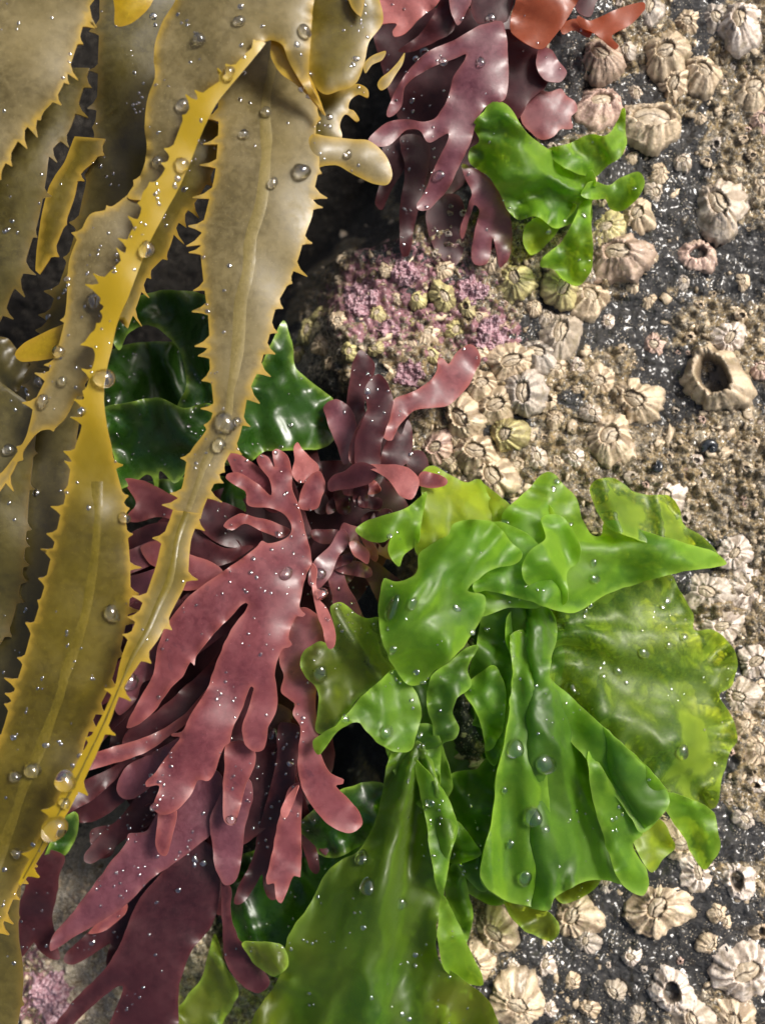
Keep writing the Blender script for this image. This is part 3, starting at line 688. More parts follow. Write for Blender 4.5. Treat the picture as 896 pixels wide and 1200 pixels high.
r = thing('red_seaweed', 'large red seaweed tuft in the centre, with long pink hand-shaped blades spreading down left', 'seaweed', PV(365, 630, 0))
RB = [
 ('red_dark', [(300, 560), (400, 540), (450, 560), (480, 600), (450, 660), (410, 720), (380, 800), (390, 900), (340, 960), (250, 990), (170, 960), (130, 900), (140, 820), (170, 740), (150, 660), (200, 600)], [(400, 600, 10), (250, 900, -10), (160, 700, 10)], 'broad dark blade deep in the tuft'),
 ('red_purple', [(250, 973), (214, 1005), (178, 1030), (150, 1058), (118, 1080), (82, 1101), (59, 1114), (62, 1098), (82, 1073), (107, 1041), (132, 1008), (148, 987), (150, 978), (171, 974), (186, 951), (214, 916), (250, 901), (268, 930)], [(250, 930, 72), (160, 1010, 66), (62, 1110, 48)], 'long purple blade at lower left'),
 ('red_dark', [(228, 983), (246, 991), (258, 1030), (250, 1080), (224, 1116), (211, 1151), (200, 1230), (125, 1230), (143, 1155), (107, 1180), (70, 1215), (62, 1210), (86, 1173), (125, 1133), (143, 1101), (161, 1058), (189, 1023)], [(235, 1000, 50), (180, 1120, 42), (80, 1200, 24)], 'big dark maroon blade at the bottom'),
 ('red_dark', [(241, 586), (266, 590), (291, 603), (305, 620), (308, 638), (272, 642), (247, 631), (230, 612)], [(290, 620, 75), (240, 600, 90)], None),
 ('red', [(145, 562), (167, 563), (201, 580), (226, 590), (240, 604), (215, 610), (185, 606), (160, 612), (146, 608), (160, 590)], [(150, 580, 60), (230, 600, 74)], None),
 ('red_dark', [(152, 626), (190, 612), (230, 622), (262, 642), (296, 640), (280, 654), (240, 668), (200, 668), (170, 656), (148, 644)], [(150, 640, 70), (280, 645, 80)], None),
 ('red', [(165, 642), (180, 634), (200, 636), (225, 650), (250, 660), (262, 672), (236, 690), (210, 690), (196, 672), (176, 660)], [(170, 645, 76), (250, 675, 92)], None),
 ('red_dark', [(14, 966), (43, 944), (70, 930), (96, 916), (136, 896), (150, 880), (170, 874), (160, 896), (143, 907), (118, 930), (86, 950), (50, 964), (16, 974)], [(20, 970, 84), (150, 890, 60)], None),
 ('red', [(72, 900), (100, 886), (130, 876), (180, 860), (215, 838), (246, 806), (256, 806), (236, 834), (205, 858), (170, 882), (120, 898), (85, 906)], [(80, 902, 96), (245, 815, 86)], None),
 ('red_dark', [(107, 973), (136, 964), (160, 950), (182, 940), (180, 962), (143, 983), (128, 1004), (112, 1004), (106, 988)], [(150, 965, 26)], None),
 ('red_purple', [(-20, 762), (0, 762), (27, 760), (48, 768), (40, 782), (20, 796), (-20, 806)], 80, None),
 ('red_dark', [(4, 742), (22, 726), (46, 706), (62, 700), (60, 730), (52, 752), (24, 758)], 70, None),
 ('red_purple', [(16, 708), (32, 696), (50, 700), (52, 714), (40, 722), (22, 716)], 84, None),
 ('red_dark', [(200, 700), (160, 722), (150, 760), (120, 800), (118, 826), (150, 800), (190, 750), (226, 716)], 88, None),
 ('red_purple', [(165, 744), (185, 736), (196, 756), (190, 790), (168, 800), (160, 820), (140, 838), (134, 826), (152, 790)], 100, None),
 ('red_dark', [(150, 856), (186, 832), (222, 800), (252, 776), (262, 790), (236, 824), (214, 856), (190, 880), (160, 886), (144, 876)], 76, None),
 ('red_dark', [(230, 850), (262, 820), (290, 790), (306, 800), (300, 850), (280, 890), (240, 940), (214, 960), (206, 930)], 64, None),
 ('red_dark', [(300, 870), (330, 840), (352, 850), (350, 900), (330, 950), (300, 980), (280, 990), (276, 950)], 46, None),
 ('red_purple', [(367, 659), (386, 640), (397, 622), (403, 620), (410, 633), (396, 653), (388, 674), (372, 690), (362, 684)], [(400, 625, 104), (368, 680, 124)], None),
 ('red_purple', [(380, 475), (394, 468), (411, 479), (417, 497), (412, 536), (404, 545), (394, 522), (384, 496)], [(385, 475, 62), (408, 540, 76)], None),
 ('red_dark', [(408, 486), (409, 450), (414, 424), (422, 410), (436, 422), (439, 428), (436, 444), (428, 466), (424, 500)], [(420, 420, 42), (418, 490, 62)], None),
 ('red_dark', [(446, 546), (452, 518), (460, 504), (465, 504), (469, 510), (478, 492), (483, 506), (482, 530), (470, 548)], [(475, 500, 80), (455, 545, 95)], None),
 ('red_dark', [(478, 533), (492, 528), (500, 536), (502, 552), (494, 566), (480, 560)], 78, None),
 ('red', [(494, 553), (508, 555), (522, 560), (524, 566), (516, 571), (498, 571), (488, 566)], 128, None),
 ('red', [(448, 512), (457, 492), (461, 469), (486, 458), (506, 444), (512, 432), (514, 419), (520, 421), (525, 427), (536, 412), (548, 404), (556, 406), (563, 422), (556, 437), (547, 455), (525, 475), (506, 478), (486, 481), (469, 497), (458, 516)], [(452, 512, 100), (490, 470, 84), (555, 412, 48)], 'long branch reaching up right'),
 ('red', [(409, 540), (414, 510), (424, 490), (431, 480), (434, 494), (426, 520), (420, 546)], [(425, 490, 92), (415, 540, 100)], None),
 ('red_dark', [(419, 548), (417, 514), (424, 494), (430, 478), (427, 461), (430, 450), (436, 442), (444, 438), (451, 444), (456, 455), (460, 472), (454, 497), (446, 525), (443, 550)], [(443, 445, 92), (445, 500, 116), (430, 545, 112)], 'upright brownish red blade'),
 ('red_dark', [(384, 566), (392, 556), (404, 552), (416, 543), (430, 543), (444, 552), (436, 564), (422, 570), (400, 574), (386, 576)], [(430, 548, 126), (390, 570, 106)], None),
 ('red_pale', [(428, 546), (447, 544), (472, 546), (483, 552), (491, 562), (488, 576), (482, 585), (470, 582), (462, 572), (452, 560)], [(430, 546, 124), (470, 555, 142), (485, 580, 136)], 'bright pink turned-over leaf'),
 ('red', [(266, 533), (280, 532), (292, 540), (314, 556), (326, 574), (330, 598), (316, 600), (296, 574), (276, 556)], [(270, 540, 84), (320, 590, 100)], None),
 ('red_pale', [(342, 556), (345, 540), (344, 524), (348, 518), (354, 526), (364, 536), (374, 548), (368, 562), (352, 566)], [(348, 522, 88), (360, 560, 92)], None),
 ('red', [(350, 594), (354, 573), (364, 556), (374, 552), (380, 560), (381, 572), (376, 584), (372, 596), (360, 598)], 100, None),
 ('red', [(262, 616), (280, 602), (300, 606), (322, 612), (340, 622), (330, 630), (306, 622), (286, 614), (272, 622)], 108, None),
 ('red', [(352, 712), (366, 716), (378, 730), (382, 760), (373, 790), (370, 826), (372, 850), (376, 884), (386, 905), (403, 914), (402, 918), (394, 920), (408, 936), (421, 952), (424, 966), (411, 976), (398, 974), (386, 967), (372, 953), (358, 933), (350, 908), (350, 874), (352, 853), (343, 836), (346, 825), (329, 811), (332, 794), (327, 768), (338, 742)], [(360, 720, 104), (350, 800, 112), (370, 890, 120), (415, 965, 108)], 'brownish pink forked blade ending lower right'),
 ('red', [(342, 920), (352, 918), (353, 960), (353, 1000), (351, 1028), (345, 1026), (337, 1044), (329, 1058), (323, 1053), (321, 1035), (313, 1036), (320, 992), (328, 956)], [(347, 925, 96), (335, 1050, 88)], 'pink blade hanging with a notched end'),
 ('red_pale', [(350, 920), (346, 934), (340, 950), (334, 959), (329, 952), (334, 938), (343, 926)], 118, None),
 ('red_purple', [(262, 926), (280, 914), (293, 914), (296, 934), (287, 969), (284, 1000), (282, 1014), (276, 1032), (264, 1037), (253, 1018), (248, 985), (246, 962), (253, 941)], [(280, 925, 84), (265, 1030, 80)], 'pale purple hanging finger'),
 ('red', [(266, 872), (282, 868), (296, 876), (300, 890), (288, 920), (281, 950), (273, 967), (264, 964), (261, 929), (263, 901)], [(280, 880, 110), (268, 960, 104)], 'brownish red hanging finger'),
 ('red', [(190, 940), (206, 945), (201, 985), (194, 1003), (185, 998), (184, 966)], 96, None),
 ('red_dark', [(262, 1034), (270, 1040), (271, 1073), (279, 1098), (290, 1112), (316, 1152), (304, 1163), (284, 1155), (264, 1126), (261, 1087)], [(266, 1045, 62), (300, 1150, 44)], 'maroon ribbon at the bottom'),
 ('red', [(116, 1080), (140, 1062), (150, 1060), (146, 1072), (132, 1084), (120, 1092), (104, 1094)], 44, None),
 ('red', [(358, 676), (351, 711), (352, 714), (358, 720), (355, 723), (348, 722), (338, 749), (342, 755), (338, 759), (332, 760), (325, 773), (322, 794), (325, 811), (324, 832), (315, 851), (313, 866), (309, 878), (300, 881), (287, 872), (284, 853), (290, 832), (297, 806), (295, 804), (283, 832), (272, 856), (269, 870), (264, 873), (259, 882), (252, 905), (244, 915), (233, 914), (223, 933), (206, 950), (190, 955), (180, 946), (187, 921), (171, 922), (170, 918), (182, 905), (204, 874), (211, 864), (201, 863), (201, 860), (212, 858), (227, 832), (241, 811), (255, 773), (270, 740), (291, 708), (288, 706), (268, 725), (248, 746), (230, 770), (228, 780), (224, 776), (213, 794), (199, 808), (182, 832), (161, 850), (149, 853), (158, 829), (178, 794), (185, 760), (192, 739), (220, 701), (258, 672), (286, 653), (302, 640), (306, 634), (314, 637), (339, 628), (342, 618), (334, 604), (320, 596), (290, 592), (288, 577), (275, 568), (265, 560), (266, 556), (280, 554), (300, 566), (318, 580), (316, 562), (303, 545), (301, 537), (306, 533), (314, 536), (322, 548), (319, 528), (323, 526), (336, 533), (342, 553), (343, 575), (350, 592), (354, 608), (361, 636), (365, 659)],
   [(268, 558, 108), (310, 540, 100), (330, 530, 98), (330, 580, 116), (352, 630, 124), (310, 680, 146), (260, 700, 142), (170, 820, 126), (150, 850, 118), (310, 760, 152), (240, 850, 156), (190, 945, 142), (300, 875, 134)], 'big pink hand-shaped blade in front'),
 ('red_pale', [(366, 660), (371, 668), (372, 692), (380, 694), (379, 698), (374, 700), (386, 718), (393, 746), (390, 760), (385, 760), (378, 738), (371, 718), (366, 692)], [(368, 665, 150), (388, 758, 172)], 'narrow coral finger over the green'),
 ('red', [(409, 636), (418, 634), (426, 640), (433, 648), (431, 661), (422, 656), (414, 650)], 118, None),
]
for i, (m_, pts, ct, lab) in enumerate(RB):
    blade(r, m_, pts, ct, 500 + i, lab)
# more narrow forked blades layered round the tuft
def strap(x0, y0, x1, y1, w0, w1, bend, fork):
    p0, p1 = np.array([x0, y0], float), np.array([x1, y1], float)
    t = (p1 - p0) / np.linalg.norm(p1 - p0); n_ = np.array([-t[1], t[0]])
    L = np.linalg.norm(p1 - p0)
    at = lambda u, v: tuple(p0 + t * L * u + n_ * (v + bend * math.sin(u * math.pi)))
    left = [at(u, -(w0 + (w1 - w0) * u) * (1 + .10 * math.sin(u * 13 + x0))) for u in (0, .2, .4, .6, .8)]
    right = [at(u, (w0 + (w1 - w0) * u) * (1 + .10 * math.sin(u * 11 + y0))) for u in (0, .2, .4, .6, .8)]
    if fork:
        tip = [at(.92, -w1 * 1.2), at(.99, -w1 * 1.25), at(1.005, -w1 * 1.0), at(.985, -w1 * .6), at(.93, -w1 * .2), at(.87, 0), at(.89, w1 * .08), at(.98, w1 * .35), at(1.06, w1 * .7), at(1.07, w1 * 1.05), at(1.04, w1 * 1.2), at(.93, w1 * 1.1)]
    else:
        tip = [at(.93, -w1 * .8), at(1.0, -w1 * .3), at(1.0, w1 * .3), at(.93, w1 * .8)]
    return left + tip + right[::-1]
ST = [(300, 700, 60, 900, 12, 16, 10, 1, 66, 'red_dark'), (280, 760, 90, 960, 12, 15, -8, 0, 56, 'red_dark'), (300, 800, 130, 1010, 14, 18, 6, 1, 44, 'red_dark'), (330, 830, 230, 1060, 14, 20, 8, 1, 34, 'red_dark'),
      (340, 850, 300, 1050, 11, 14, -6, 1, 60, 'red_dark'), (250, 680, 96, 800, 10, 14, -8, 1, 66, 'red_dark'), (230, 660, 110, 720, 9, 13, 6, 1, 74, 'red_purple'), (280, 640, 140, 690, 9, 12, 4, 0, 60, 'red_dark'),
      (330, 880, 380, 1010, 8, 11, 6, 1, 50, 'red_dark'), (250, 860, 140, 930, 11, 13, 6, 0, 80, 'red_purple'), (360, 640, 300, 500, 8, 10, 5, 1, 46, 'red_dark'), (380, 600, 352, 470, 8, 11, -5, 1, 34, 'red_dark'),
      (420, 590, 470, 470, 8, 11, 6, 0, 44, 'red_dark'), (400, 620, 470, 640, 8, 12, 4, 1, 70, 'red_purple'), (400, 640, 460, 700, 8, 12, -5, 1, 64, 'red_dark'), (390, 660, 420, 740, 8, 12, 4, 0, 74, 'red_purple'),
      (240, 930, 110, 1130, 14, 20, -8, 1, 20, 'red_dark'), (60, 1000, 40, 1120, 16, 18, 6, 1, 20, 'red_dark'), (200, 640, 20, 740, 10, 15, 10, 1, 58, 'red_purple'), (200, 690, -10, 800, 10, 15, -10, 0, 50, 'red_dark')]
for i, (x0, y0, x1, y1, w0, w1, bend, fork, hh, m_) in enumerate(ST):
    w1 = w1 * 1.4
    blade(r, m_, strap(x0, y0, x1, y1, w0, w1, bend, fork), [(x0, y0, hh + 14), (x1, y1, hh - 18)], 560 + i)
# crowded little leaflets at the heart of the tuft
for i in range(26):
    cx, cy = random.uniform(376, 452), random.uniform(566, 716)
    if cx > 425 and cy > 655: continue
    a = random.uniform(0, 6.28); L = random.uniform(14, 30); wdt = random.uniform(6, 12)
    pts = []
    for t in range(10):
        th = t / 10 * 6.283
        u, v = math.cos(th) * L, math.sin(th) * wdt * (1 + .35 * math.sin(2 * th + i))
        pts.append((cx + u * math.cos(a) - v * math.sin(a), cy + u * math.sin(a) + v * math.cos(a)))
    ux, uy = math.cos(a) * L, math.sin(a) * L
    hh = random.uniform(40, 96)
    blade(r, random.choice(['red_dark', 'red_dark', 'red', 'red_purple', 'red_dark']), pts, [(cx - ux, cy - uy, hh), (cx + ux, cy + uy, hh + random.uniform(-22, 22))], 600 + i, None, (4, 20, 6), (8, 24))

r2 = thing('red_seaweed', 'purple and rust red seaweed tuft hanging at the top centre', 'seaweed', PV(580, -20, 20))
RT = [
 ('red_dark', [(440, 20), (520, 10), (600, 20), (640, 70), (615, 150), (560, 200), (520, 230), (490, 210), (470, 150), (450, 90)], [(540, 80, 20), (500, 200, 0)], 'dark blade deep in the tuft'),
 ('red_dark', [(470, 160), (486, 158), (502, 168), (498, 214), (486, 260), (478, 300), (472, 300), (468, 250), (474, 200)], 12, None),
 ('red_dark', [(500, 244), (520, 228), (538, 230), (546, 278), (532, 312), (516, 302), (504, 280)], 12, None),
 ('red_dark', [(450, 168), (472, 160), (476, 190), (460, 220), (446, 246), (440, 240), (448, 204)], 6, None),
 ('red_purple', [(541, 192), (552, 196), (566, 203), (588, 228), (598, 256), (600, 280), (597, 300), (586, 314), (581, 296), (577, 279), (570, 309), (555, 309), (553, 284), (561, 245), (556, 240), (546, 268), (541, 280), (538, 274), (548, 240), (552, 226), (544, 208)], [(555, 200, 58), (580, 300, 22)], 'brownish blade hanging with split ends'),
 ('red_dark', [(592, 34), (616, 48), (634, 66), (642, 96), (622, 116), (602, 142), (590, 124), (588, 80)], 50, None),
 ('red_dark', [(490, 42), (512, 8), (520, -20), (536, -20), (534, 18), (529, 38), (512, 48), (480, 61), (466, 60), (476, 52)], [(520, 0, 74), (475, 58, 58)], None),
 ('red_purple', [(528, -20), (553, -20), (552, 0), (546, 14), (536, 30), (530, 20)], 84, None),
 ('red_dark', [(554, -20), (604, -20), (602, 0), (592, 26), (575, 24), (560, 28), (552, 14)], 80, None),
 ('red_purple', [(587, 25), (591, 31), (590, 117), (571, 123), (556, 148), (551, 167), (540, 190), (526, 220), (514, 234), (501, 246), (490, 246), (488, 240), (495, 229), (504, 208), (512, 190), (525, 157), (501, 167), (491, 153), (476, 153), (456, 170), (437, 171), (431, 165), (444, 150), (459, 142), (480, 140), (498, 143), (512, 136), (523, 117), (532, 89), (546, 64), (530, 70), (512, 76), (484, 92), (474, 103), (471, 122), (462, 134), (453, 137), (456, 123), (476, 86), (504, 59), (532, 47), (560, 31)],
   [(585, 30, 96), (570, 90, 106), (530, 60, 98), (460, 125, 78), (440, 165, 104), (500, 150, 102), (540, 160, 100), (495, 242, 92)], 'mauve blade forked round a dark gap'),
 ('red_pale', [(432, 22), (440, 8), (451, -20), (520, -20), (512, 4), (490, 23), (473, 40), (462, 43), (460, 38), (465, 28), (452, 28), (437, 31)], [(500, -10, 116), (440, 25, 104), (465, 40, 104)], 'bright pink blade at the top left'),
 ('red_orange', [(597, 34), (604, 0), (608, -20), (690, -20), (676, 2), (660, 28), (643, 50), (636, 57), (626, 56), (611, 48)], [(640, -10, 106), (630, 50, 96), (600, 30, 90)], 'rust orange glowing blade'),  # orange colour carries the glow of light from behind
 ('red_orange', [(676, 18), (690, 24), (720, 12), (745, 4), (754, 3), (755, 10), (746, 22), (734, 32), (716, 42), (724, 54), (720, 58), (706, 48), (694, 38), (680, 32)], [(690, 28, 76), (750, 8, 80)], 'orange lobe stretched to the right'),
 ('red_orange', [(656, 30), (676, 22), (694, 34), (690, 44), (672, 36), (658, 40)], 66, None),
 ('red_purple', [(632, 56), (646, 59), (654, 72), (664, 85), (657, 95), (640, 95), (630, 84), (628, 70)], 62, None),
 ('red', [(612, 118), (626, 104), (644, 108), (657, 104), (663, 112), (674, 120), (676, 130), (668, 138), (670, 150), (656, 152), (648, 160), (634, 164), (622, 156), (610, 140)], [(640, 130, 40), (670, 135, 30)], 'ragged brown purple fan'),
 ('red_dark', [(676, -20), (720, -20), (700, 0), (690, 20), (676, 14)], 58, None),
]
for i, (m_, pts, ct, lab) in enumerate(RT):
    blade(r2, m_, pts, ct, 700 + i, lab)

# ------------------------------------------------------------------ sea lettuce
def lobe(parent, mat, pts, ctrl, seed, label=None, ruf=(11, 62, 22), rel=(30, 85), fold=None, step=3.5, sp=5.5, jag=0.9, cup=0, soft=22, crease=14, cdir=1.2, cscale=1.0, shift=None):
    if isinstance(ctrl, (int, float)):
        c = np.mean([p[:2] for p in pts], 0); ctrl = [(c[0], c[1], ctrl)]
    return sheet('blade', catmull(pts, True, step), ctrl, parent, MAT[mat], sp, ruf, rel, fold, 0.7, seed, crease, cdir, label, 2.6, jag, cup, soft, cscale=cscale, shift=shift)

u1 = thing('sea_lettuce', 'small bright green sea lettuce among the upper barnacles, below the red tuft', 'seaweed', PV(660, 215, 10))
for i, (m_, pts, ct, lab, kw) in enumerate([
 ('ulva_yellow', [(628, 254), (614, 266), (613, 288), (622, 299), (640, 286), (660, 262), (676, 240), (650, 238)], 28, 'yellow green lower piece', {}),
 ('ulva', [(640, 176), (661, 170), (692, 157), (709, 159), (722, 142), (731, 126), (733, 150), (731, 178), (711, 195), (697, 207), (680, 205), (660, 196)], [(660, 175, 52), (700, 165, 62), (731, 130, 50), (700, 200, 30)], None, {}),
 ('ulva', [(692, 212), (711, 217), (725, 209), (748, 202), (754, 212), (750, 226), (731, 246), (714, 245), (709, 234), (695, 234), (680, 228)], [(690, 222, 46), (748, 206, 52), (725, 240, 28)], None, {}),
 ('ulva', [(566, 131), (575, 118), (589, 120), (600, 131), (614, 153), (644, 175), (664, 178), (685, 190), (697, 207), (694, 236), (690, 262), (670, 262), (650, 268), (628, 254), (605, 257), (591, 240), (575, 209), (551, 192), (550, 175), (561, 166), (554, 150), (555, 142)],
   [(575, 125, 84), (555, 180, 78), (600, 160, 72), (640, 190, 62), (690, 205, 66), (650, 250, 36), (605, 245, 44)], 'main crumpled blade', dict(ruf=(12, 45, 16), rel=(34, 50), crease=18, cscale=.9, cdir=.6)),
 ('ulva', [(692, 228), (692, 256), (694, 290), (690, 322), (676, 335), (655, 324), (647, 316), (632, 312), (633, 304), (656, 284), (672, 258), (682, 236)], [(690, 235, 64), (690, 300, 52), (635, 310, 62), (672, 330, 36)], 'tongue curling over the barnacles', dict(crease=14, cscale=.5, cdir=1.5, rel=(16, 40))),
]):
    lobe(u1, m_, pts, ct, 800 + i, lab, **kw)

